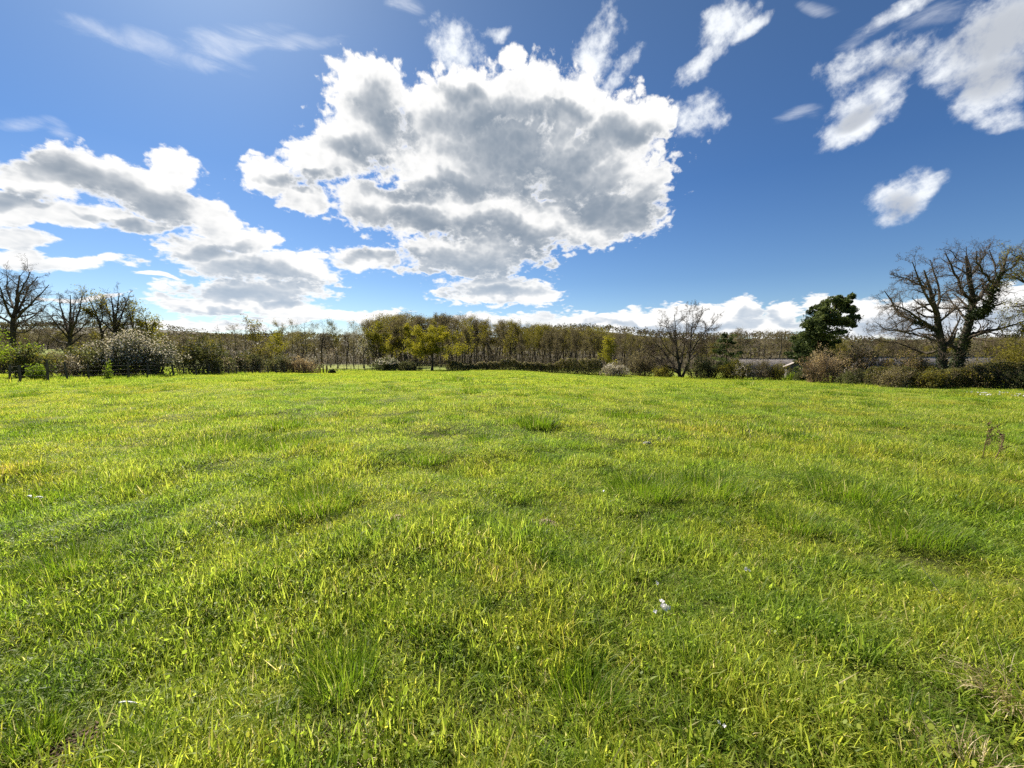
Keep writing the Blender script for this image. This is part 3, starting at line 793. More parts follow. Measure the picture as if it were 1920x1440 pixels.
px_tree('leafy_tree', 45, 255, 67, 557, 62, OAK, M['bark_dark'], M['twig'], (M['yellow'], 2400, .12, .3, .25), 'slender tree with thin olive leaves between the bare fan-shaped tree and the yellow-green one')
px_tree('leafy_tree', 46, 287, 67, 576, 62, OAK, M['bark_grey'], M['twig'], (M['yellow'], 2600, .12, .3, .4), 'small yellow-green tree, the rightmost of the tall trees on the left')
px_tree('willow_tree', 47, -25, 30, 596, 130, YOUNG, M['bark_grey'], M['twig'], (M['bright'], 9000, .07, .22, .62), 'bright lime green young tree cut off by the left edge')
# --- bare multi-stemmed tree right of the middle, and the pines
traced('bare_tree', 1277, 80, [
    [(1275,713,0,.40),(1273,686,0,.28),(1269,651,0,.20),(1267,625,0,.13),(1265,605,0,.08),(1263,582,0,.02)],
    [(1274,700,0,.22),(1255,675,2,.16),(1245,659,3,.12),(1233,647,3,.08),(1223,635,4,.05),(1213,622,4,.02)],
    [(1274,702,0,.20),(1255,688,-2,.14),(1239,682,-3,.10),(1218,676,-3,.02)],
    [(1272,694,0,.18),(1250,684,1,.13),(1230,671,2,.08),(1204,655,2,.02)],
    [(1279,708,0,.30),(1286,692,0,.24),(1291,679,0,.20),(1295,651,0,.16),(1297,625,0,.11),(1299,600,0,.06),(1298,574,0,.02)],
    [(1294,662,0,.15),(1309,639,-2,.11),(1322,623,-3,.08),(1336,609,-3,.05),(1348,596,-3,.02)],
    [(1275,690,0,.18),(1283,651,2,.13),(1287,627,2,.09),(1287,605,2,.05),(1287,580,2,.02)],
    [(1291,679,0,.14),(1307,662,2,.10),(1322,655,2,.06),(1338,648,2,.02)],
    [(1270,656,0,.14),(1259,633,-2,.10),(1251,615,-2,.06),(1245,594,-2,.02)],
    [(1297,630,0,.10),(1308,606,2,.07),(1316,590,2,.05),(1322,578,2,.02)],
    [(1273,675,0,.12),(1250,655,-4,.08),(1238,632,-4,.05),(1230,612,-4,.02)],
    [(1292,672,0,.12),(1310,645,4,.09),(1326,634,4,.06),(1344,624,4,.02)]], 'bare many-stemmed tree spreading like a fan right of the white blossom bush', 51, OAKL, None, rmin=.013)

def pine(name, seed, X, depth, trunk, pads, label, n_per=900):
    x0, y0 = at(X, depth); z0 = gz(x0, y0); r = np.random.default_rng(seed)
    root = bpy.data.objects.new(name, None); COL.objects.link(root); root.location = (x0, y0, z0)
    tag(root, label, 'pine tree')
    tl = resample(limb(trunk, depth, X), 9)
    polys = [tl[None, :, :3]]; rads = [tl[None, :, 3]]
    br, brr, cs, szs = [], [], [], []
    for (PX, PY, rw, rh) in pads:
        dy = r.uniform(-1, 1) * 1.6
        c_ = np.array(limb([(PX, PY, dy, 0)], depth, X)[0][:3])
        j = np.argmin(np.abs(tl[:, 2] - (c_[2] - .08 * abs(c_[0])))); a = tl[j, :3]
        br.append(resample([a, a * .5 + c_ * .5 + (0, 0, -.25), c_], 5)); brr.append(np.linspace(max(tl[j, 3] * .4, .05), .03, 5))
        W_, H_ = 1.22 * rw * depth / F, 1.35 * rh * depth / F
        for q in range(7):
            cc = c_ + r.normal(0, 1, 3) * (W_ * .42, W_ * .42, H_ * .35)
            n = int(n_per / 7)
            p = rand_dirs(r, n) * r.uniform(.25, 1, n)[:, None] ** .6 * (W_ * .42, W_ * .42, H_ * .42) * r.uniform(.6, 1.2)
            cs.append(cc + p)
    v1, f1 = tubes(polys[0], rads[0], 8); v2, f2 = tubes(np.array(br), np.array(brr), 4)
    link('trunk', mesh('trunk', np.concatenate([v1, v2]), [np.concatenate([f1, f2 + len(v1)])], [M['bark_red']], smooth=True), root)
    c_ = np.concatenate(cs)
    V, Fs, vv = leaf_cards(r, c_, .15, clump_var(r, c_, .9, .46, .30), 1.5)
    link('crown', mesh('crown', V, Fs, [M['needle']], vv), root)
    return root
pine('pine_tree', 61, 1538, 66, [(1538,716,0,.34),(1536,690,0,.30),(1534,655,0,.26),(1540,620,0,.22),(1556,590,0,.15),(1572,565,0,.06)],
     [(1556,590,34,22),(1540,616,34,22),(1526,646,32,24),(1522,675,30,20),(1588,562,16,9),(1570,568,18,10),(1552,573,18,10),(1536,580,18,10),(1590,578,14,8),(1575,585,20,10),(1555,592,22,11),(1533,597,24,11),(1590,598,14,8),(1594,610,10,6),(1572,606,18,9),
      (1548,612,24,12),(1522,615,18,10),(1575,624,13,6),(1540,630,26,11),(1514,634,20,10),(1558,640,16,8),(1506,652,18,9),(1532,650,26,12),(1500,668,18,8),(1522,672,24,10),(1545,664,18,9),(1512,688,16,8),(1535,690,18,9),(1527,632,22,12)],
     'tall dark evergreen pine leaning right, left of the twin oaks', 1150)
pine('pine_tree', 62, 1362, 92, [(1362,712,0,.2),(1362,680,0,.16),(1363,650,0,.11),(1364,628,0,.04)],
     [(1364,630,9,5),(1356,638,13,6),(1372,640,12,6),(1362,650,17,7),(1350,660,12,6),(1374,662,12,6),(1362,672,18,7),(1354,684,13,6),(1370,688,12,6)],
     'small dark pine between the many-stemmed bare tree and the barn', 500)

# --- trees standing in front of the wood
px_tree('leafy_tree', 71, 810, 88, 614, 100, dict(OAK, levels=OAK['levels'][:3] + [(5, .15, 1, .6, 25, 60, 3, .2, .0, .6)]), M['bark_dark'], M['twig'], (M['yellow'], 15000, .14, .30, .50), 'round yellow-olive tree standing alone in front of the wood, behind the low hedge')
px_tree('leafy_tree', 72, 715, 108, 604, 66, OAK, M['bark_dark'], M['twig'], (M['yellow'], 5200, .17, .35, .30), 'olive-yellow tree rising behind the dark round bush with pale blossom')
px_tree('leafy_tree', 73, 765, 112, 607, 74, OAK, M['bark_dark'], M['twig'], (M['yellow'], 6200, .18, .35, .55), 'yellowest tree of the wood edge, left of the lone round tree')
px_tree('leafy_tree', 74, 868, 116, 612, 42, YOUNG, M['bark_dark'], M['twig'], (M['yellow'], 2200, .18, .4, .42), 'narrow yellow-green tree close behind the lone round tree')
px_tree('leafy_tree', 75, 514, 100, 621, 34, YOUNG, M['bark_dark'], M['twig'], (M['yellow'], 1500, .17, .35, .55), 'small yellow tree among the thin bare trees of the left wood')
px_tree('leafy_tree', 76, 1139, 100, 632, 30, YOUNG, M['bark_dark'], M['twig'], (M['yellow'], 2200, .16, .35, .45), 'upright yellow-green tree above the right end of the low hedge')
px_tree('blossom_tree', 77, 682, 104, 612, 44, YOUNG, M['bark_grey'], M['twig_pale'], (M['blossom'], 1500, .10, .35, .45), 'tall pale blossoming tree left of the olive-yellow tree')
px_tree('blossom_tree', 78, 614, 96, 655, 34, YOUNG, M['bark_grey'], M['twig_pale'], (M['pinkish'], 500, .09, .3, .6), 'small pinkish blossoming tree above the strip of far meadow')
px_tree('leafy_tree', 79, 485, 106, 597, 40, YOUNG, M['bark_dark'], M['twig'], (M['olive'], 1500, .18, .45, .55, .55), 'olive-topped tree on a bare trunk in the thin left wood')
px_tree('leafy_tree', 80, 955, 120, 622, 30, YOUNG, M['bark_dark'], M['twig'], (M['olive'], 900, .18, .45, .75), 'olive-green tree in the wood above the low hedge')

# --- the wood: eight kinds of trees, each copied as separate trees
protos = []
for k in range(8):
    r_ = np.random.default_rng(200 + k)
    lf = [None, (M['brown'], 2600, .13, .5, .5), (M['olive'], 2600, .15, .5, .4), None, (M['brown'], 3000, .14, .5, .35), (M['olive'], 3600, .15, .5, .55), (M['brown'], 2200, .12, .5, .75), (M['brown'], 3200, .15, .5, .2)][k]
    pr_ = build_tree('woodland_tree', 300 + k, 18.0, 7.5, dict(TALL, r0=[.012, .014, .013, .010, .015, .013, .011, .016][k]), M[['bark_grey', 'bark_dark'][k % 2]], M[['twig_pale', 'twig'][int(k % 3 > 0)]], lf, 'bare tree', cat='tree', loc=(0, 0, 0))
    protos.append(pr_)
used = set()
LOOK = ['pale leafless', 'brown-budded', 'olive-tinged', 'dark leafless', 'thick brown', 'dense olive', 'sparse brown', 'reddish brown']
PLACE = [(-999, 'at the left edge behind the lime green tree'), (70, 'behind the second bare tree from the left'), (160, 'behind the bare fan-shaped tree'), (250, 'behind the pale blossom bush'), (340, 'behind the dark olive-brown bush'),
  (405, 'right of the dark olive-brown bush'), (455, 'above the olive-brown fence bush'), (505, 'beside the small yellow tree'), (545, 'above the tan bush'), (590, 'above the leaning posts'), (625, 'above the far meadow strip'),
  (665, 'by the tall blossoming tree'), (698, 'by the olive-yellow tree'), (740, 'by the yellowest tree'), (788, 'by the lone round tree'), (838, 'above the left end of the low hedge'), (890, 'above the left third of the low hedge'),
  (940, 'above the middle of the low hedge'), (1000, 'above the right third of the low hedge'), (1060, 'above the right end of the low hedge'), (1115, 'by the upright yellow-green tree'), (1160, 'above the white blossom bush'),
  (1205, 'left of the many-stemmed bare tree'), (1260, 'behind the many-stemmed bare tree'), (1320, 'beside the small pine'), (1390, 'above the left half of the barn roof'), (1440, 'above the right half of the barn roof'),
  (1500, 'behind the tall pine'), (1570, 'behind the orange-tan bush'), (1640, 'left of the twin oaks'), (1720, 'behind the twin oaks'), (1830, 'behind the large olive-yellow bush'), (1900, 'at the right edge')]
def wood_tree(k, X, depth, Ytop, row, group, wide=1.0):
    label = LOOK[k] + ' ' + row + ' ' + [p for x0, p in PLACE if X >= x0][-1]
    x, y = at(X, depth); z = gz(x, y); s_ = (z_at(Ytop, depth) - z) / 18.0
    rz = random.Random(int(X * 7 + depth)).uniform(0, 6.28)
    if k not in used:
        used.add(k); o = protos[k]; o.location = (x, y, z); o.rotation_euler[2] = rz; o.scale = (s_ * wide, s_ * wide, s_); o['label'] = label; o['group'] = group; return o
    return copy_tree(protos[k], (x, y, z), rz, (s_ * wide, s_ * wide, s_), label, group)
def skyline(X):
    xs = [400, 430, 470, 520, 590, 660, 690, 730, 800, 850, 900, 960, 1010, 1060, 1110, 1150, 1200, 1230]
    ys = [612, 600, 606, 606, 600, 606, 599, 591, 590, 590, 597, 604, 609, 614, 613, 620, 628, 634]
    return float(np.interp(X, xs, ys))
rr_ = random.Random(5)
# thin row on the left, sky showing between the trunks
for i, X in enumerate([418, 432, 446, 461, 500, 530, 548, 566, 578, 590, 603, 620, 634, 650, 664, 694]):
    wood_tree([0, 3, 6, 0, 3, 2, 6, 3, 0, 6, 3, 0, 2, 3, 6, 0][i], X, rr_.uniform(98, 112), skyline(X) + rr_.uniform(-5, 7),
              'thin tree', 'thin bare trees of the left wood', .85)
# front row of the closed wood, then rows behind it
def jig(): return rr_.choice([-3, -1, 0, 1, 3, 5, 8, 12])
X = 700
while X < 1215:
    wood_tree(rr_.choice([0, 1, 4, 6, 7, 1, 3, 2]), X, rr_.uniform(108, 124), skyline(X) + rr_.uniform(2, 20), 'front-row tree', 'front row of the closed wood', rr_.uniform(.6, 1.05))
    X += rr_.uniform(7, 20)
X = 690
while X < 1225:
    wood_tree(rr_.choice([1, 2, 4, 5, 7, 1, 5, 7]), X, rr_.uniform(126, 142), skyline(X) + jig() * .8, 'middle-row tree', 'middle rows of the closed wood', rr_.uniform(.75, 1.3))
    X += rr_.uniform(6, 15)
X = 400
while X < 1225:
    wood_tree(rr_.choice([1, 4, 7, 2, 5, 4]), X, rr_.uniform(148, 165), skyline(X) + rr_.uniform(-1, 9) + (rr_.choice([18, 26, 34, 42]) if X < 690 else 0), 'back-row tree', 'back rows of the wood', rr_.uniform(1.4, 2.2))
    X += rr_.uniform(8, 15)
# lower far wood to the right, and behind the left trees
X = 1215
while X < 2050:
    top = np.interp(X, [1215, 1260, 1330, 1350, 1440, 1500, 1600, 1700, 1800, 1900, 2050], [634, 640, 640, 622, 622, 634, 640, 642, 640, 640, 640])
    wood_tree(rr_.choice([0, 1, 2, 4, 5, 7, 6]), X, rr_.uniform(125, 150), top + rr_.uniform(-7, 9), 'low far tree', 'far trees beyond the barns', rr_.uniform(1.0, 2.0))
    X += rr_.uniform(10, 17)
X = -40
while X < 420:
    top = np.interp(X, [-40, 60, 200, 330, 420], [610, 618, 626, 632, 634])
    wood_tree(rr_.choice([1, 2, 4, 5, 7, 2]), X, rr_.uniform(105, 135), top + rr_.uniform(-7, 9), 'low far tree', 'far trees behind the left hedge', rr_.uniform(1.3, 2.4))
    X += rr_.uniform(11, 19)
for k in range(8):
    if k not in used: wood_tree(k, 1000 + 20 * k, 140, 615, 'middle-row tree', 'middle rows of the closed wood', .78)

# ------------------------------------------------------------------ bushes
def bush(name, seed, X0, X1, Yt, depth, layers, label, cat='bush', stems=M['twig'], nst=26, dz=.5, group=None, lumps=7, deep=None):
    """bush filling columns X0..X1 up to row Yt at a depth; layers = (part name, material, count, size, mean tone, low, high)"""
    r = np.random.default_rng(seed)
    x, y = at((X0 + X1) / 2, depth); z = gz(x, y)
    w = (X1 - X0) * depth / F / 2; h = z_at(Yt, depth) - z; dp = deep if deep else min(w, 2.5) * .9 + .3
    root = bpy.data.objects.new(name, None); COL.objects.link(root); root.location = (x, y, z); tag(root, label, cat, group)
    ps = []
    for k in range(nst):
        bx, by = r.uniform(-.62, .62) * w, r.uniform(-.5, .5) * dp
        hh = h * r.uniform(.6, .95) * math.sqrt(max(.15, 1 - (bx / w) ** 2))
        ps.append(walk(r, (bx, by, -.1), (bx / w * .5 + r.normal(0, .15), r.normal(0, .2), 1), hh, 6, .12, .03))
    ps = np.array(ps); rs = np.repeat(np.linspace(.035, .012, 7)[None], nst, 0) * (h / 3) ** .5
    a, ra = sprout(r, ps, rs, 9, .15, 1, .38, (25, 65), 4, .2, .03, .6, .007)
    b2, rb = sprout(r, a, ra, 5, .1, 1, .55, (25, 65), 3, .25, .02, .7, .006)
    V, Fs, var, o = [], [], [], 0
    for p_, q_ in ((ps, rs), (a, ra), (b2, rb)):
        v_, f_ = tubes(p_, q_, 3); V.append(v_); Fs.append(f_ + o); o += len(v_); var.append(np.repeat(r.uniform(0, 1, len(p_)), p_.shape[1] * 3))
    link('stems', mesh('stems', np.concatenate(V), [np.concatenate(Fs)], [stems], np.concatenate(var)), root)
    # uneven mass of leaves: several lumps of different height
    C = np.stack([r.uniform(-.7, .7, lumps) * w, r.uniform(-.4, .4, lumps) * dp, np.zeros(lumps)], 1)
    S = np.stack([r.uniform(.32, .55, lumps) * w, r.uniform(.5, .8, lumps) * dp, h * r.uniform(.70, 1.0, lumps) * np.sqrt(np.clip(1 - (C[:, 0] / w / 1.15) ** 2, .25, 1))], 1)
    C[0] = (0, 0, 0); S[0, 2] = h; S[0, 0] = .6 * w
    for (pn, mat, n, size, mean, lo, hi, shell) in layers:
        k = r.integers(0, lumps, n); d = rand_dirs(r, n); d[:, 2] = np.abs(d[:, 2])
        rad = r.uniform(shell, 1, n)[:, None] ** .6 * (1 + r.normal(0, .05, n))[:, None]
        p = C[k] + d * rad * S[k]
        tw = along(r, b2, n // 3, .08); p[:n // 3] = tw
        t = p[:, 2] / h
        p = p[(t > lo) & (t < hi) & (r.uniform(0, 1, n) < .35 + .65 * sstep(-.2, .6, np.sin(p[:, 0] * 2.3 + seed) * np.sin(p[:, 2] * 2.9 + p[:, 1] * 2) + .4))]
        V, Fs, vv = leaf_cards(r, p, size * 1.75, clump_var(r, p, .7, mean, .26))
        link(pn, mesh(pn, V, Fs, [mat], vv), root)
    return root
def leaves(m_, n, size, mean=.45, lo=0, hi=2, shell=.55, name='foliage'): return (name, M[m_], n, size, mean, lo, hi, shell)
def blos(n, size, lo=.35, m_='blossom', mean=.45): return ('blossom', M[m_], n, size, mean, lo, 2, .9)

bush('blossom_bush', 401, 183, 345, 617, 37, [leaves('dark', 15000, .050, .5), leaves('brown', 5000, .045, .6, name='buds'), blos(13000, .040, .30, mean=.5)], 'largest bush of the left hedge, domed and dusted with pale blossom', nst=44, lumps=10)
bush('bush', 402, 128, 196, 640, 36, [leaves('dark', 5500, .050, .62), leaves('olive', 2500, .045, .6, .4, name='young_leaves')], 'dark olive bush just left of the big pale blossom bush')
bush('bush', 403, 30, 92, 644, 31, [leaves('dark', 5200, .045, .55), leaves('olive', 3000, .04, .65, .4, name='young_leaves')], 'dark olive bush between the lime green tree and the leaning fence post')
bush('bush', 404, 58, 88, 676, 27.5, [leaves('bright', 1500, .035, .75)], 'small bright green bush in front of the olive bush by the leftmost posts', nst=12)
bush('bush', 405, 335, 425, 624, 43, [leaves('dark', 6500, .058, .45), leaves('olive', 3500, .05, .45, .35, name='young_leaves')], 'dark olive-brown bush just right of the big pale blossom bush')
bush('blossom_bush', 406, 398, 440, 655, 47, [leaves('brown', 2500, .05, .6), blos(1100, .04, .2, 'pinkish', .5)], 'small pinkish bush at the right foot of the dark olive-brown bush')
bush('blossom_bush', 407, 120, 150, 660, 33, [leaves('brown', 900, .04, .7), blos(900, .03, .3)], 'thin bush with pinkish blossom behind the third post from the left', nst=12)
bush('bush', 431, 84, 138, 652, 50, [leaves('brown', 5200, .05, .55)], 'brown twiggy thicket behind the posts, below the second bare tree', nst=34)
bush('bush', 432, -30, 45, 640, 46, [leaves('brown', 5200, .05, .5), leaves('olive', 2200, .05, .5, name='young_leaves')], 'brown-green thicket at the left edge under the tallest bare tree', nst=34)
bush('sapling', 408, 199, 212, 671, 30.2, [leaves('bright', 420, .034, .7)], 'slim bright green sapling beside a post in front of the big blossom bush', 'sapling', nst=4, lumps=3)
bush('bush', 409, 432, 500, 655, 52, [leaves('dark', 3600, .06, .45), leaves('brown', 2200, .055, .5, name='buds')], 'dull brown-green bush in the fence line under the thin bare trees')
bush('bush', 410, 455, 540, 640, 64, [leaves('olive', 4200, .07, .4), leaves('brown', 3000, .06, .5, name='buds')], 'olive-brown tall bush behind the middle of the post fence')
bush('bush', 411, 500, 555, 660, 57, [leaves('dark', 2800, .06, .5), leaves('brown', 1600, .05, .5, name='buds')], 'dark low bush left of the tan bush at the fence end')
bush('bush', 412, 540, 588, 664, 58, [leaves('tan', 4200, .05, .42)], 'tan leafless-looking bush near the right end of the post fence', stems=M['twig_pale'])
bush('blossom_bush', 413, 566, 598, 664, 61, [leaves('brown', 1500, .05, .55), blos(900, .045, .5)], 'bush with white flecks of blossom leaning over the last fence posts', nst=14)
bush('bush', 414, 614, 629, 689, 60, [leaves('ivy', 700, .06, .2, shell=.3)], 'little black-green shrub at the end of the posts, before the far meadow strip', nst=14, lumps=4)
bush('blossom_bush', 415, 700, 752, 668, 80, [leaves('dark', 5200, .075, .5), blos(2600, .065, .45, mean=.4)], 'round dark bush with pale blossom on top at the left end of the low hedge', nst=26)
bush('bush', 416, 745, 790, 674, 82, [leaves('dark', 3600, .075, .55), leaves('brown', 1500, .06, .5, name='buds')], 'dark green bush between the round blossom bush and the lone round tree')
bush('blossom_bush', 417, 1128, 1178, 678, 79, [leaves('brown', 3200, .06, .75), blos(3200, .055, .15, mean=.4)], 'white blossom bush at the right end of the low hedge', stems=M['twig_pale'])
bush('bush', 418, 1172, 1235, 650, 84, [leaves('brown', 5200, .075, .5)], 'brown twiggy thicket right of the white blossom bush', nst=40)
bush('bush', 419, 1222, 1268, 682, 78, [leaves('olive', 3000, .065, .5)], 'low olive bush at the left foot of the many-stemmed bare tree')
bush('bush', 420, 1285, 1345, 662, 79, [leaves('dark', 5400, .07, .62), leaves('brown', 1500, .05, .5, name='buds')], 'dark grey-green bush at the right foot of the many-stemmed bare tree', nst=34)
bush('bush', 421, 1345, 1412, 670, 76, [leaves('olive', 6200, .06, .62), leaves('dark', 1800, .06, .6, name='inner_leaves')], 'olive-green bush below the small pine, left of the barn roof')
bush('bush', 422, 1405, 1448, 664, 74, [leaves('brown', 3200, .055, .6)], 'brown twiggy bush in front of the barn roof', stems=M['twig_pale'], nst=34)
bush('bush', 423, 1440, 1482, 676, 73, [leaves('olive', 3200, .055, .5)], 'low olive bush in front of the barn gable')
bush('bush', 424, 1474, 1500, 696, 68, [leaves('bright', 1900, .05, .8)], 'little yellow-green bush at the foot of the barn gable', nst=10)
bush('bush', 425, 1486, 1530, 692, 66, [leaves('dark', 3800, .055, .4)], 'dark round bush under the tall pine')
bush('bush', 426, 1516, 1575, 645, 58, [leaves('tan', 8200, .05, .5)], 'pinkish tan bush right of the tall pine', stems=M['twig_pale'], nst=36)
bush('bush', 427, 1560, 1648, 636, 60, [leaves('tan', 8200, .05, .40), leaves('olive', 2500, .05, .5, .3, name='young_leaves')], 'wide orange-tan bush behind the pinkish one, left of the twin oaks', stems=M['twig'], nst=40)
bush('bush', 428, 1640, 1745, 652, 57, [leaves('tan', 7200, .05, .35), leaves('olive', 8200, .05, .5, name='young_leaves')], 'olive-tan bush behind the dark hedge left of the oak trunks', nst=40)
bush('bush', 429, 1815, 1960, 640, 62, [leaves('olive', 12000, .055, .6), leaves('yellow', 2600, .05, .4, .3, name='young_leaves')], 'large olive-yellow bush behind the hedge right of the oak trunks', nst=44)
bush('bush', 430, 1575, 1650, 690, 54, [leaves('dark', 6000, .05, .45), leaves('brown', 1200, .04, .5, name='buds')], 'low dark bush at the foot of the orange-tan bush')

bush('bush', 433, 1738, 1832, 661, 57, [leaves('brown', 9000, .05, .7), leaves('olive', 2200, .045, .6, name='young_leaves')], 'pale scrubby bush filling the gap behind the twin oak trunks', stems=M['twig_pale'], nst=44)
bush('bush', 434, 1648, 1706, 680, 47.5, [leaves('brown', 4200, .045, .65), leaves('olive', 1200, .04, .5, name='young_leaves')], 'grey-brown scrub bulging from the hedge left of the twin oaks', nst=34)
bush('bush', 435, 1722, 1772, 686, 46.5, [leaves('olive', 3600, .045, .5), leaves('dark', 1500, .045, .6, name='inner_leaves')], 'low olive bush in front of the left oak trunk', nst=24)
bush('bush', 436, 1812, 1872, 678, 46, [leaves('brown', 3400, .045, .6), leaves('olive', 2600, .045, .5, name='young_leaves')], 'brown-green scrub rising above the hedge just right of the twin oaks', nst=34)
bush('bush', 437, 1868, 1960, 688, 44.5, [leaves('dark', 6500, .045, .6)], 'dark green bush in the hedge at the right edge', nst=34)
def hedge(name, seed, pts, Ytops, width, n, size, mats_, label, density=9):
    """long hedge along ground points; pts = (column, depth)"""
    r = np.random.default_rng(seed)
    g = np.array([(*at(X, d), z_at(Yt, d)) for (X, d), Yt in zip(pts, Ytops)])
    x0, y0 = g[len(g) // 2, :2]; z0 = gz(x0, y0)
    root = bpy.data.objects.new(name, None); COL.objects.link(root); root.location = (x0, y0, z0); tag(root, label, 'hedge')
    seg = np.concatenate([[0], np.cumsum(np.linalg.norm(np.diff(g[:, :2], axis=0), axis=1))])
    def frame(t):
        s_ = t * seg[-1]; return np.interp(s_, seg, g[:, 0]), np.interp(s_, seg, g[:, 1]), np.interp(s_, seg, g[:, 2])
    def place(n_, lo=0.0):
        t = r.uniform(0, 1, n_); x, y, zt = frame(t); zb = ground_h(x, y)
        u = r.uniform(-1, 1, n_)
        zt = zt + .42 * np.sin(t * seg[-1] * .45 + 2) + .20 * np.sin(t * seg[-1] * 1.1) + .13 * np.sin(t * seg[-1] * 2.7 + 1) + .12 * np.sin(t * seg[-1] * 5.1)
        q = lo + (1 - lo) * r.uniform(0, 1, n_) ** .8
        prof = np.sqrt(np.clip(1 - (np.maximum(q - .45, 0) / .6) ** 2, .1, 1))
        side = r.random(n_) < .6
        u = np.where(side, np.sign(u) * (1 - .25 * np.abs(r.normal(size=n_))), u)
        z = zb + (zt - zb) * q
        return np.stack([x + r.normal(0, .05, n_) - x0, y + u * width * prof * .5 + .25 * np.sin(x * 1.3) - y0, z - z0], 1)
    m = int(seg[-1] * density); ps = []
    for k in range(m):
        x, y, zt = frame((k + r.uniform()) / m); zb = gz(x, y)
        ps.append(walk(r, (x - x0, y - y0 + r.uniform(-.4, .4) * width, zb - z0 - .1), (r.normal(0, .3), r.normal(0, .3), 1), max(.5, (zt - zb)) * r.uniform(.75, 1.12), 4, .12, .02))
    ps = np.array(ps); rs = np.repeat(np.linspace(.028, .008, 5)[None], m, 0)
    a, ra = sprout(r, ps, rs, 7, .15, 1, .35, (25, 60), 3, .2, .03, .6, .006)
    v1, f1 = tubes(ps, rs, 3); v2, f2 = tubes(a, ra, 3)
    link('stems', mesh('stems', np.concatenate([v1, v2]), [np.concatenate([f1, f2 + len(v1)])], [M['twig']], np.repeat(r.uniform(0, 1, len(ps) * 5 + len(a) * 4), 3)), root)
    for (pn, mn, frac, mean, lo) in mats_:
        p = place(int(n * frac), lo); V, Fs, vv = leaf_cards(r, p, size * 1.6, clump_var(r, p, 1.1, mean, .3))
        link(pn, mesh(pn, V, Fs, [M[mn]], vv), root)
hedge('low_hedge', 501, [(838, 86), (900, 86), (980, 85), (1060, 84), (1128, 82)], [680, 677, 679, 676, 675], 2.2, 30000, .075,
      [('foliage', 'dark', .45, .75, 0), ('buds', 'brown', .35, .5, 0), ('young_leaves', 'olive', .2, .45, .3), ('blossom', 'pinkish', .06, .4, .75)], 'long low trimmed hedge in front of the closed wood')
hedge('field_hedge', 502, [(1640, 50), (1700, 48.5), (1760, 47.5), (1830, 47), (1920, 46), (2040, 44)], [698, 690, 692, 686, 690, 690], 3.0, 46000, .05,
      [('foliage', 'dark', .5, .6, 0), ('buds', 'brown', .35, .55, 0), ('young_leaves', 'olive', .2, .4, .35)], 'dark untrimmed hedge round the feet of the twin oaks')

# ------------------------------------------------------------------ undergrowth of the wood
def undergrowth():
    r = np.random.default_rng(77); V, Fs, var, o = [], [], [], 0
    N_ = 5200
    X = r.uniform(-60, 2100, N_); d = np.where((X > 690) & (X < 1225), r.uniform(106, 140, N_), r.uniform(112, 150, N_))
    gap = (X > 600) & (X < 700)
    d = np.where(gap, r.uniform(118, 150, N_), d)
    X2 = (X - 960) / F
    x = X2 * d; y = d; z = ground_h(x, y); h = r.uniform(1.6, 4.6, N_) * np.where(X > 1215, 1.0, 1.25)
    ps = []
    dirs = np.stack([r.normal(0, .28, N_), r.normal(0, .28, N_), np.ones(N_)], 1)
    p = np.stack([x, y, z - .1], 1); pts = [p]
    for k in range(4):
        dirs = dirs + r.normal(0, .12, (N_, 3)); dirs /= np.linalg.norm(dirs, axis=1, keepdims=True); p = p + dirs * (h / 4)[:, None]; pts.append(p)
    ps = np.stack(pts, 1); rs = np.repeat(np.linspace(.035, .012, 5)[None], N_, 0)
    a, ra = sprout(r, ps, rs, 9, .15, 1, .40, (20, 55), 3, .2, .05, .6, .012)
    for p_, q_ in ((ps, rs), (a, ra)):
        v_, f_ = tubes(p_, q_, 3); V.append(v_); Fs.append(f_ + o); o += len(v_); var.append(np.repeat(r.uniform(0, 1, len(p_)), p_.shape[1] * 3))
    c_ = along(r, a, 42000, .3)
    v_, f_, vv = leaf_cards(r, c_, .12, clump_var(r, c_, 3.0, .5, .3))
    me = mesh('undergrowth', np.concatenate(V + [v_]), [np.concatenate(Fs), f_[0] + o], [M['twig'], M['brown']], np.concatenate(var + [vv]))
    mi = np.zeros(len(me.polygons), np.int32); mi[-len(f_[0]):] = 1; me.polygons.foreach_set('material_index', mi)
    tag(link('undergrowth', me), 'brown leafless brushwood filling the foot of the wood', 'undergrowth', kind='stuff')
undergrowth()
def far_wood():
    """wooded hills beyond, too far to tell one tree from the next"""
    r = np.random.default_rng(78); N_ = 9000
    y = r.uniform(175, 430, N_); x = r.uniform(-1.5, 1.5, N_) * y; z = ground_h(x, y)
    hh = r.uniform(4, 7.5, N_)
    c_, sz = [], []
    k = 8
    base = np.repeat(np.stack([x, y, z], 1), k, 0); H = np.repeat(hh, k)
    p = base + rand_dirs(r, N_ * k) * (2.2, 2.2, 1.8) + np.stack([0 * H, 0 * H, H * .75], 1)
    v_, f_, vv = leaf_cards(r, p, .85, np.repeat(r.uniform(.1, .9, N_), k) + r.normal(0, .12, N_ * k), .8)
    me = mesh('far_wood', v_, f_, [M['far']], vv)
    tag(link('far_wood', me), 'dull brown and olive wood covering the far hills', 'wood', kind='stuff')
M['far'] = leafy('far_wood_leaves', [(0, (.060, .048, .034)), (.5, (.115, .095, .058)), (.8, (.135, .130, .05)), (1, (.17, .16, .06))], .3)
far_wood()

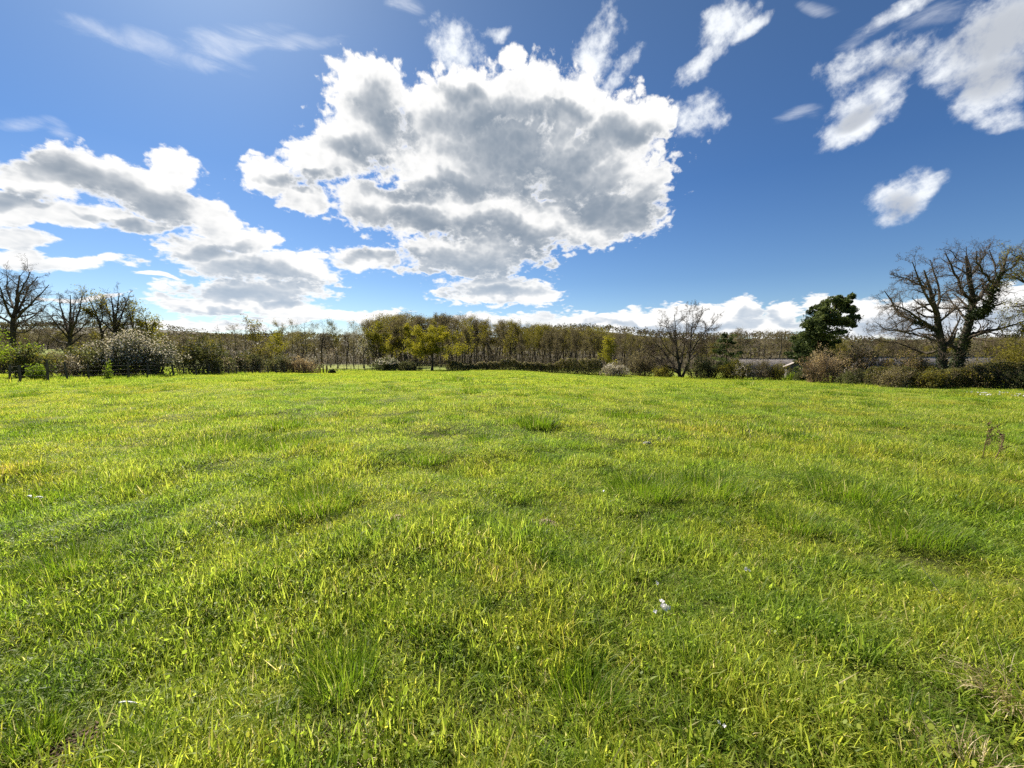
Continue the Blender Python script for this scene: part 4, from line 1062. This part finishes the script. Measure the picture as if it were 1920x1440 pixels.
# ------------------------------------------------------------------ barns
def box(x0, x1, y0, y1, z0, z1):
    V = np.array([(x, y, z) for z in (z0, z1) for y in (y0, y1) for x in (x0, x1)], float)
    return V, np.array([(0, 2, 3, 1), (4, 5, 7, 6), (0, 1, 5, 4), (2, 6, 7, 3), (0, 4, 6, 2), (1, 3, 7, 5)])
def boxes(lst):
    V, Fs, o = [], [], 0
    for q in lst:
        v_, f_ = box(*q); V.append(v_); Fs.append(f_ + o); o += len(v_)
    return np.concatenate(V), [np.concatenate(Fs)]
def simple(name, c1, c2, scale=2.0, rough=.8, stretch=(1, 1, 1), bumpd=.01):
    m_, b_ = new_mat(name)
    co = b_.v('MULTIPLY', b_.n('ShaderNodeTexCoord').outputs['Object'], stretch)
    nz = b_.noise(co, scale, 6, .65)
    finish(b_, principled(b_, b_.mix(b_.rng(nz, .32, .68), (*c1, 1), (*c2, 1)), rough, .25, bumped(b_, nz, bumpd, .6)))
    return m_
M['roof'] = simple('weathered_roof', (.15, .125, .11), (.36, .32, .29), 1.3, .7, (1, 3, 1))
M['roof_edge'] = simple('dark_ridge', (.06, .05, .045), (.12, .10, .09), 2)
M['planks'] = simple('grey_planks', (.15, .135, .115), (.29, .265, .235), 2.2, .85, (4, 4, .4))
M['wall'] = simple('pale_wall', (.22, .205, .185), (.36, .34, .31), 1.2)
M['door'] = simple('barn_door', (.10, .09, .08), (.17, .15, .13), 3, .8, (5, 5, .5))
def barn(name, X, depth, length, span, eave, rise, rz, label):
    x, y = at(X, depth); z = gz(x, y)
    root = bpy.data.objects.new(name, None); COL.objects.link(root); root.location = (x, y, z); root.rotation_euler[2] = R(rz)
    tag(root, label, 'barn')
    L, S = length / 2, span / 2
    v_, f_ = boxes([(-L, L, -S, -S + .15, -1.5, eave), (-L, L, S - .15, S, -1.5, eave)])
    link('wall', mesh('wall', v_, f_, [M['wall']]), root)
    for s_ in (-1, 1):                                  # gables of upright boards
        V, Fs, o = [], [], 0; n = 26
        for k in range(n):
            a = -S + span * k / n + .012; c_ = -S + span * (k + 1) / n - .012
            pr = .03 if k % 2 else 0.0
            za = eave + rise * (1 - abs(a) / S) - .06; zc = eave + rise * (1 - abs(c_) / S) - .06
            e0, e1 = s_ * (L + .01 + pr), s_ * (L + .05 + pr)
            q = np.array([(e0, a, -1.5), (e0, c_, -1.5), (e0, c_, zc), (e0, a, za), (e1, a, -1.5), (e1, c_, -1.5), (e1, c_, zc), (e1, a, za)])
            V.append(q); Fs.append(np.array([(0, 3, 2, 1), (4, 5, 6, 7), (0, 1, 5, 4), (1, 2, 6, 5), (2, 3, 7, 6), (3, 0, 4, 7)]) + o); o += 8
        link('gable', mesh('gable', np.concatenate(V), [np.concatenate(Fs)], [M['planks']]), root)
    # corrugated roof slopes
    for s_ in (-1, 1):
        n = int(length * 4); xs = np.linspace(-L - .4, L + .4, n); wv = .035 * np.cos(np.arange(n) * math.pi)
        Vt = []
        for (yy, zz) in ((s_ * (S + .45), eave - .45 * rise / S), (0, eave + rise)):
            Vt.append(np.stack([xs, np.full(n, yy), zz + wv + .08], 1)); Vt.append(np.stack([xs, np.full(n, yy), zz + wv], 1))
        V = np.concatenate(Vt); i = np.arange(n - 1)
        Fc = np.concatenate([np.stack([i, i + 1, i + 1 + 2 * n, i + 2 * n], 1), np.stack([i + n, i + 3 * n, i + 1 + 3 * n, i + 1 + n], 1), np.stack([i, i + n, i + 1 + n, i + 1], 1)])
        link('roof', mesh('roof', V, [Fc], [M['roof']]), root)
    v_, f_ = boxes([(-L - .42, L + .42, -.16, .16, eave + rise + .10, eave + rise + .17)])
    link('ridge', mesh('ridge', v_, f_, [M['roof_edge']]), root)
    v_, f_ = boxes([(-L * .3, L * .3, -S - .08, -S - .01, -1.0, eave * .8)])
    link('door', mesh('door', v_, f_, [M['door']]), root)
barn('barn', 1448, 98, 15, 9, 1.9, 2.2, -6, 'pale barn with a weathered roof between the small and the tall pine')
barn('shed', 1493, 84, 3.2, 3.6, 2.6, .9, 62, 'narrow grey plank shed showing its gable beside the tall pine')
barn('barn', 1740, 82, 30, 9, 1.9, 2.6, 4, 'long low barn with pale roof seen behind the oak trunks')

# ------------------------------------------------------------------ fences
M['post'] = simple('weathered_post', (.045, .036, .028), (.13, .11, .085), 6, .9, (2, 2, .4))
M['wire'] = simple('wire', (.05, .045, .04), (.10, .09, .08), 8, .8)
M['redpost'] = simple('reddish_post', (.10, .04, .025), (.20, .09, .05), 6, .9, (2, 2, .4))
def post_mesh(r, h, rad, lean):
    pts = np.array([(0, 0, -.3), (lean[0] * .3, lean[1] * .3, h * .4), (lean[0] * .8, lean[1] * .8, h * .85), (lean[0], lean[1], h)])
    rs = np.array([rad * 1.05, rad, rad * .92, rad * .7])
    v_, f_ = tubes(pts[None], rs[None], 7)
    cap = np.arange(len(v_) - 7, len(v_))
    return v_, f_, cap
def fence(name, label, posts, height, rad, wires, mat, seed, wire_r=.005):
    """posts = (column, depth, height factor, lean)"""
    r = np.random.default_rng(seed)
    g = [(*at(X, d),) for X, d, *_ in posts]; x0, y0 = g[0]; z0 = gz(x0, y0)
    root = bpy.data.objects.new(name, None); COL.objects.link(root); root.location = (x0, y0, z0); tag(root, label, 'fence')
    tops = []
    for (X, d, hf, ln), (x, y) in zip(posts, g):
        h = height * hf; lean = (ln, r.normal(0, .03))
        v_, f_, cap = post_mesh(r, h, rad * r.uniform(.8, 1.25), lean)
        z = gz(x, y)
        me = bpy.data.meshes.new('post'); me.from_pydata(v_.tolist(), [], f_.tolist() + [cap.tolist()]); me.materials.append(mat)
        link('post', me, root, (x - x0, y - y0, z - z0)); tops.append((x - x0, y - y0, z - z0, lean, h))
    for w_ in wires:
        pts = []
        for i, (x, y, z, ln, h) in enumerate(tops):
            hh = min(w_ * height, h * .95)
            pts.append((x + ln[0] * hh / h, y - rad, z + hh))
            if i < len(tops) - 1:
                x2, y2, z2, l2, h2 = tops[i + 1]; q2 = min(w_ * height, h2 * .95)
                pts.append(((pts[-1][0] + x2 + l2[0] * q2 / h2) / 2, (pts[-1][1] + y2 - rad) / 2, (pts[-1][2] + z2 + q2) / 2 - .03))
        v_, f_ = tubes(np.array(pts)[None], np.full((1, len(pts)), wire_r), 4)
        link('wire', mesh('wire', v_, f_, [M['wire']]), root)
LP = [(16, 1, .03), (36, .9, -.02), (88, 1.25, .05), (125, 1.1, -.08), (165, 1.0, .02), (203, 1.0, .0), (240, 1.05, .02), (278, 1.0, -.03), (325, 1.0, -.14), (345, 1.1, -.18), (367, .85, .02), (391, 1.0, .05),
      (410, .8, .0), (428, 1.1, .03), (443, .8, .02), (459, 1.1, .06), (473, .8, .0), (487, 1.15, .0), (503, .9, -.05), (518, 1.15, -.12), (533, 1.2, .02)]
fence('post_fence', 'weathered wooden post and wire fence in front of the left hedge bushes', [(X, -30.0 * F / (X - 960), hf, ln) for X, hf, ln in LP], 1.15, .065, (.35, .62, .9), M['post'], 3)
fence('post_fence', 'short run of reddish leaning posts and wire in front of the tan bush', [(550, 57, 1.15, 0), (561, 58, 1.0, .03), (571, 59, 1.1, 0), (577, 59.5, 1.1, .02), (586, 60.5, 1.25, -.22), (600, 62, 1.1, .02), (606, 62, 1.0, -.03), (612, 62.5, .95, .02)], 1.2, .085, (.4, .75), M['redpost'], 4)
FP = [(632, 76), (645, 77), (658, 78), (672, 78), (684, 78), (698, 79)]
fence('wire_fence', 'low wire fence with thin posts crossing before the far meadow strip', [(X, d, 1, 0) for X, d in FP], .95, .05, (.3, .6, .92), M['post'], 5, .012)
FP = [(760 + 13 * k, 83.5) for k in range(7)]
fence('wire_fence', 'low wire fence in front of the lone round tree', [(X, d, 1, 0) for X, d in FP], 1.0, .05, (.4, .85), M['post'], 6, .012)

# ------------------------------------------------------------------ things standing in the grass
def tussock(X, Y, rad, h, n, label, m_='tussock', seed=0, lean=.55, wmul=1.0, group=None, name='grass_tussock', cat='grass tussock'):
    r = np.random.default_rng(900 + seed); x, y = on_ground(X, Y)
    segs = 4
    w_ = max(.004, .0011 * y) * wmul
    v_, f_, vv = blades(r, int(n * 1.2), rad, h * .7, h * 1.6, w_ * .7, w_ * 1.3, lean, segs, .9, .03, rosette=True)
    v_ = v_ * np.array([1, 1, 1.0])
    o = link(name, mesh(name, v_, f_, [M[m_]], vv), None, (x, y, gz(x, y)))
    tag(o, label, cat, group)
T = [(395, 852, .75, .30, 1500, 'wide bright green tussock left of the middle, the biggest in the upper meadow'), (530, 842, .55, .24, 900, 'bright green tussock just right of the biggest one'),
     (1010, 800, .42, .28, 700, 'small dark green tussock standing alone near the middle of the meadow'), (905, 830, .26, .16, 260, 'faint low tussock left below the lone dark one'),
     (1195, 782, .6, .2, 500, 'flat green tussock in the upper meadow right of the lone dark one'), (600, 945, .42, .22, 900, 'dark green tussock in the middle left of the meadow'),
     (1205, 925, .40, .24, 900, 'dark green tussock, left half of the long dark clump in the middle right'), (1325, 922, .42, .24, 900, 'dark green tussock, right half of the long dark clump in the middle right'),
     (1480, 985, .26, .16, 420, 'low dark tussock right below the long dark clump'), (140, 1065, .26, .20, 620, 'dark tussock near the left edge below the white scraps'),
     (110, 930, .5, .2, 800, 'long-bladed tussock at the left edge above the white scraps'), (640, 1290, .16, .24, 420, 'tall upright tussock near the bottom, left of the middle'),
     (1590, 925, .4, .2, 600, 'green tussock on the right, above the stray pale stems'), (800, 860, .4, .16, 500, 'low yellow-green tussock left of the middle of the meadow'),
     (860, 715, .9, .35, 300, 'small green tuft on the far edge of the meadow before the low hedge'), (1400, 725, .7, .35, 300, 'dark tuft on the far edge of the meadow before the barn bushes'),
     (1700, 1000, .35, .18, 600, 'green tussock on the right side between the pale stems and the edge'), (225, 1440, .10, .13, 300, 'low tuft on the right rim of the dark molehill, bottom left'), (60, 1400, .10, .12, 300, 'low tuft on the left rim of the dark molehill, bottom left'), (1100, 1330, .16, .2, 380, 'fine-bladed tussock near the bottom right of the middle')]
for i, (X, Y, rad, h, n, lb) in enumerate(T): tussock(X, Y, rad, h, n, lb, seed=i)
for i, (X, Y, rad, h, n, lb) in enumerate([(1920, 1310, .15, .14, 320, 'pale dry straw tussock at the right edge near the bottom'), (1815, 1458, .14, .13, 260, 'pale dry straw tussock at the bottom right corner'),
    (640, 1425, .12, .10, 200, 'small straw-coloured tuft at the bottom, left of the middle')]):
    tussock(X, Y, rad, h, n, lb, 'straw', 50 + i, 1.1, 1.0)

M['soil'] = simple('crumbly_soil', (.030, .018, .011), (.13, .085, .055), 18, .95, bumpd=.02)
M['soil_pale'] = simple('pale_crumbly_soil', (.20, .14, .10), (.50, .38, .30), 22, .95, bumpd=.02)
def molehill(X, Y, rad, h, mat, label, seed):
    r = np.random.default_rng(seed); x, y = on_ground(X, Y)
    V, Fs, o = [], [], 0
    n, m_ = 28, 12
    a = np.arange(n) * 2 * math.pi / n; q = np.linspace(0, 1, m_)
    A, Q = np.meshgrid(a, q); rr = rad * Q * (1 + .18 * np.sin(3 * A + seed) + .08 * np.sin(7 * A))
    Z = h * (1 - Q ** 1.6) + r.normal(0, .10 * h, A.shape) * (Q < .95) - .02 * Q
    v_ = np.stack([rr * np.cos(A), rr * np.sin(A), Z], -1).reshape(-1, 3); i = np.arange(m_ - 1)[:, None] * n + np.arange(n)[None]; j = np.arange(m_ - 1)[:, None] * n + (np.arange(n)[None] + 1) % n
    V.append(v_); Fs.append(np.stack([i, j, j + n, i + n], -1).reshape(-1, 4)); o = len(v_)
    for k in range(260):                                 # loose crumbs
        s_ = rad * r.uniform(.012, .045); c_ = rand_dirs(r, 1)[0] * rad * r.uniform(.2, 1.15); c_[2] = h * max(0, 1 - (np.hypot(c_[0], c_[1]) / rad) ** 1.6) + s_ * .3
        bv, bf = box(-s_, s_, -s_, s_, -s_, s_); bv = bv + r.normal(0, s_ * .35, bv.shape); V.append(bv + c_); Fs.append(bf + o); o += 8
    ob = link('molehill', mesh('molehill', np.concatenate(V), [np.concatenate(Fs)], [mat]), None, (x, y, gz(x, y))); tag(ob, label, 'molehill')
molehill(140, 1415, .14, .03, M['soil'], 'dark crumbled molehill in the bottom left corner', 1)
molehill(1022, 986, .13, .05, M['soil_pale'], 'pale crumbled molehill right of the middle of the meadow', 2)
molehill(742, 976, .11, .04, M['soil_pale'], 'pale crumbled molehill left of the middle of the meadow', 3)
def stone(X, Y, s_, label, seed):
    r = np.random.default_rng(seed); x, y = on_ground(X, Y)
    import bmesh
    bm = bmesh.new(); bmesh.ops.create_icosphere(bm, subdivisions=3, radius=1)
    ax = rand_dirs(r, 9); of = r.uniform(.55, .95, 9)
    for v_ in bm.verts:
        for a, q in zip(ax, of):
            d = v_.co.dot(Vector(a)) - q
            if d > 0: v_.co -= Vector(a) * d
        v_.co = Vector((v_.co.x * s_ * 1.3, v_.co.y * s_, v_.co.z * s_ * .75))
    me = bpy.data.meshes.new('stone'); bm.to_mesh(me); bm.free(); me.materials.append(M['wall'])
    tag(link('stone', me, None, (x, y, gz(x, y) + s_ * .45)), label, 'stone')
stone(1213, 835, .06, 'small grey stone lying in the short grass right of the middle', 4)

M['petal'] = leafy('petals', [(0, (.74, .68, .72)), (1, (.90, .87, .89))], .35, .6, .2)
M['stem'] = simple('green_stem', (.05, .09, .02), (.12, .18, .03), 20)
def flower(X, Y, h, heads, label, seed, spread=.03, size=.011, group=None):
    r = np.random.default_rng(seed); x, y = on_ground(X, Y)
    root = bpy.data.objects.new('wildflower', None); COL.objects.link(root); root.location = (x, y, gz(x, y)); tag(root, label, 'wildflower', group)
    st = [walk(r, (0, 0, 0), (r.normal(0, .06), -.1, 1), h * .8, 6, .04, 0)]; rs = [np.linspace(.0028, .0016, 7)]
    top = st[0][-1]; pet = []
    for k in range(heads):
        e = top + np.array([r.normal(0, spread), r.normal(0, spread), r.uniform(0, .2) * h + .01])
        st.append(resample([st[0][5], (st[0][5] + e) / 2 + (0, 0, .004), e], 7)); rs.append(np.full(7, .0011))
        nn = np.array([r.normal(0, .5), -.7 + r.normal(0, .3), .8]); nn /= np.linalg.norm(nn); u = np.cross(nn, (0, 0, 1)); u /= np.linalg.norm(u); w_ = np.cross(nn, u)
        for q in range(4):
            a = q * math.pi / 2 + .4; d = u * math.cos(a) + w_ * math.sin(a); s2 = np.cross(nn, d)
            pet.append(np.array([e, e + d * size * .6 + s2 * size * .5 + nn * .002, e + d * size * 1.2 + s2 * size * .25 + nn * .003, e + d * size * 1.2 - s2 * size * .25 + nn * .003, e + d * size * .6 - s2 * size * .5 + nn * .002]))
    v_, f_ = tubes(np.array(st), np.array(rs), 4); link('stem', mesh('stem', v_, [f_], [M['stem']]), root)
    pv = np.array(pet); n = len(pv)
    link('petals', mesh('petals', pv.reshape(-1, 3), [np.arange(n * 5).reshape(n, 5)], [M['petal']], np.repeat(r.uniform(0, 1, n), 5)), root)
flower(1237, 1185, .17, 11, 'largest wildflower, a loose head of white petals in the right foreground', 1, .024, .010)
flower(1232, 1125, .12, 3, 'tiny white wildflower just above the largest one', 2, .010, .008)
flower(1396, 1098, .12, 4, 'small white wildflower right of and above the largest one', 3, .012, .009)
flower(1350, 1388, .08, 2, 'small white wildflower near the bottom, right of the middle', 4,   .008, .006)
for i, (X, Y) in enumerate([(1826, 741), (1842, 742), (1872, 745), (1884, 742), (1908, 748), (1912, 745), (1850, 747)]):
    flower(X, Y, .14, 5, 'white flowers in the grass at the foot of the dark hedge, right edge', 20 + i, .10, .022, 'white flowers below the dark hedge')
M['white'] = simple('white_fibre', (.72, .72, .70), (.85, .85, .84), 30, .6)
def scrap(X, Y, s_, turn, label, seed):
    r = np.random.default_rng(seed); x, y = on_ground(X, Y); n = 9
    u = np.linspace(-1, 1, n); V = []
    for off in (0, .0025):
        for v_ in (-1, 0, 1):
            V.append(np.stack([u * s_ * 1.3, v_ * s_ * .42 * np.sqrt(1.02 - u ** 2) + 0 * u, .10 + s_ * .5 * (1 - u ** 2) - abs(v_) * s_ * .16 - off + r.normal(0, s_ * .03, n)], 1))
    V = np.concatenate(V); i = np.arange(n - 1); Fs = []
    for a in (0, 1): Fs += [np.stack([i + a*n, i + 1 + a*n, i + 1 + (a+1)*n, i + (a+1)*n], 1), np.stack([i + (a+3)*n, i + (a+4)*n, i + 1 + (a+4)*n, i + 1 + (a+3)*n], 1)]
    Fs += [np.stack([i, i + 3*n, i + 1 + 3*n, i + 1], 1), np.stack([i + 2*n, i + 1 + 2*n, i + 1 + 5*n, i + 5*n], 1)]
    o = link('white_scrap', mesh('white_scrap', V, [np.concatenate(Fs)], [M['white']], smooth=True), None, (x, y, gz(x, y))); o.rotation_euler[2] = turn
    tag(o, label, 'scrap'); return o
scrap(57, 948, .032, -.4, 'left one of two curled white scraps in the grass at the left edge', 1)
scrap(74, 950, .032, .2, 'right one of two curled white scraps in the grass at the left edge', 2)
scrap(1132, 938, .02, 1.2, 'tiny upright white scrap in the dark clump right of the middle', 3)
o_ = scrap(245, 1338, .045, -.1, 'long narrow white blade lying across the grass at the lower left', 4)
o_.scale = (1.0, .18, .5)

M['deadweed'] = simple('dead_weed', (.07, .035, .022), (.17, .10, .06), 20)
def weed(X, Y, h, label, seed, mat='deadweed', lean=.25, branches=7, thick=.006, knobs=True):
    r = np.random.default_rng(seed); x, y = on_ground(X, Y)
    a = walk(r, (0, 0, -.02), (lean, 0, 1), h, 6, .06, 0)[None]; ra = np.linspace(thick, thick * .5, 7)[None]
    b2, rb = sprout(r, a, ra, branches, .3, 1, .5, (18, 45), 4, .12, .05, .7, thick * .35)
    root = bpy.data.objects.new('dry_weed', None); COL.objects.link(root); root.location = (x, y, gz(x, y)); tag(root, label, 'dry weed')
    v1, f1 = tubes(a, ra, 5); v2, f2 = tubes(b2, rb, 4)
    link('stalk', mesh('stalk', np.concatenate([v1, v2]), [np.concatenate([f1, f2 + len(v1)])], [M[mat]]), root)
    if knobs:
        c_ = along(r, b2, 260, thick * 1.6); v_, f_, vv = leaf_cards(r, c_, thick * 1.8, np.full(len(c_), .5)); link('seeds', mesh('seeds', v_, f_, [M[mat]], vv), root)
weed(1841, 862, .55, 'left one of two dark brown dead weed stalks standing in the grass on the right', 5, lean=.10)
weed(1862, 864, .48, 'right one of two dark brown dead weed stalks, leaning right', 6, lean=.55)
M['paleweed'] = simple('pale_stalk', (.45, .40, .28), (.66, .60, .46), 20)
weed(1408, 824, .36, 'pale dry curled stalk standing alone in the grass right of the middle', 7, 'paleweed', -.15, 3, .005, False)
weed(1005, 1000, .16, 'thin pale stalk beside the pale molehill right of the middle', 8, 'paleweed', -.1, 2, .003, False)
weed(1780, 1130, .3, 'thin pale stalk bent over in the grass on the right side', 9, 'paleweed', -.6, 2, .003, False)
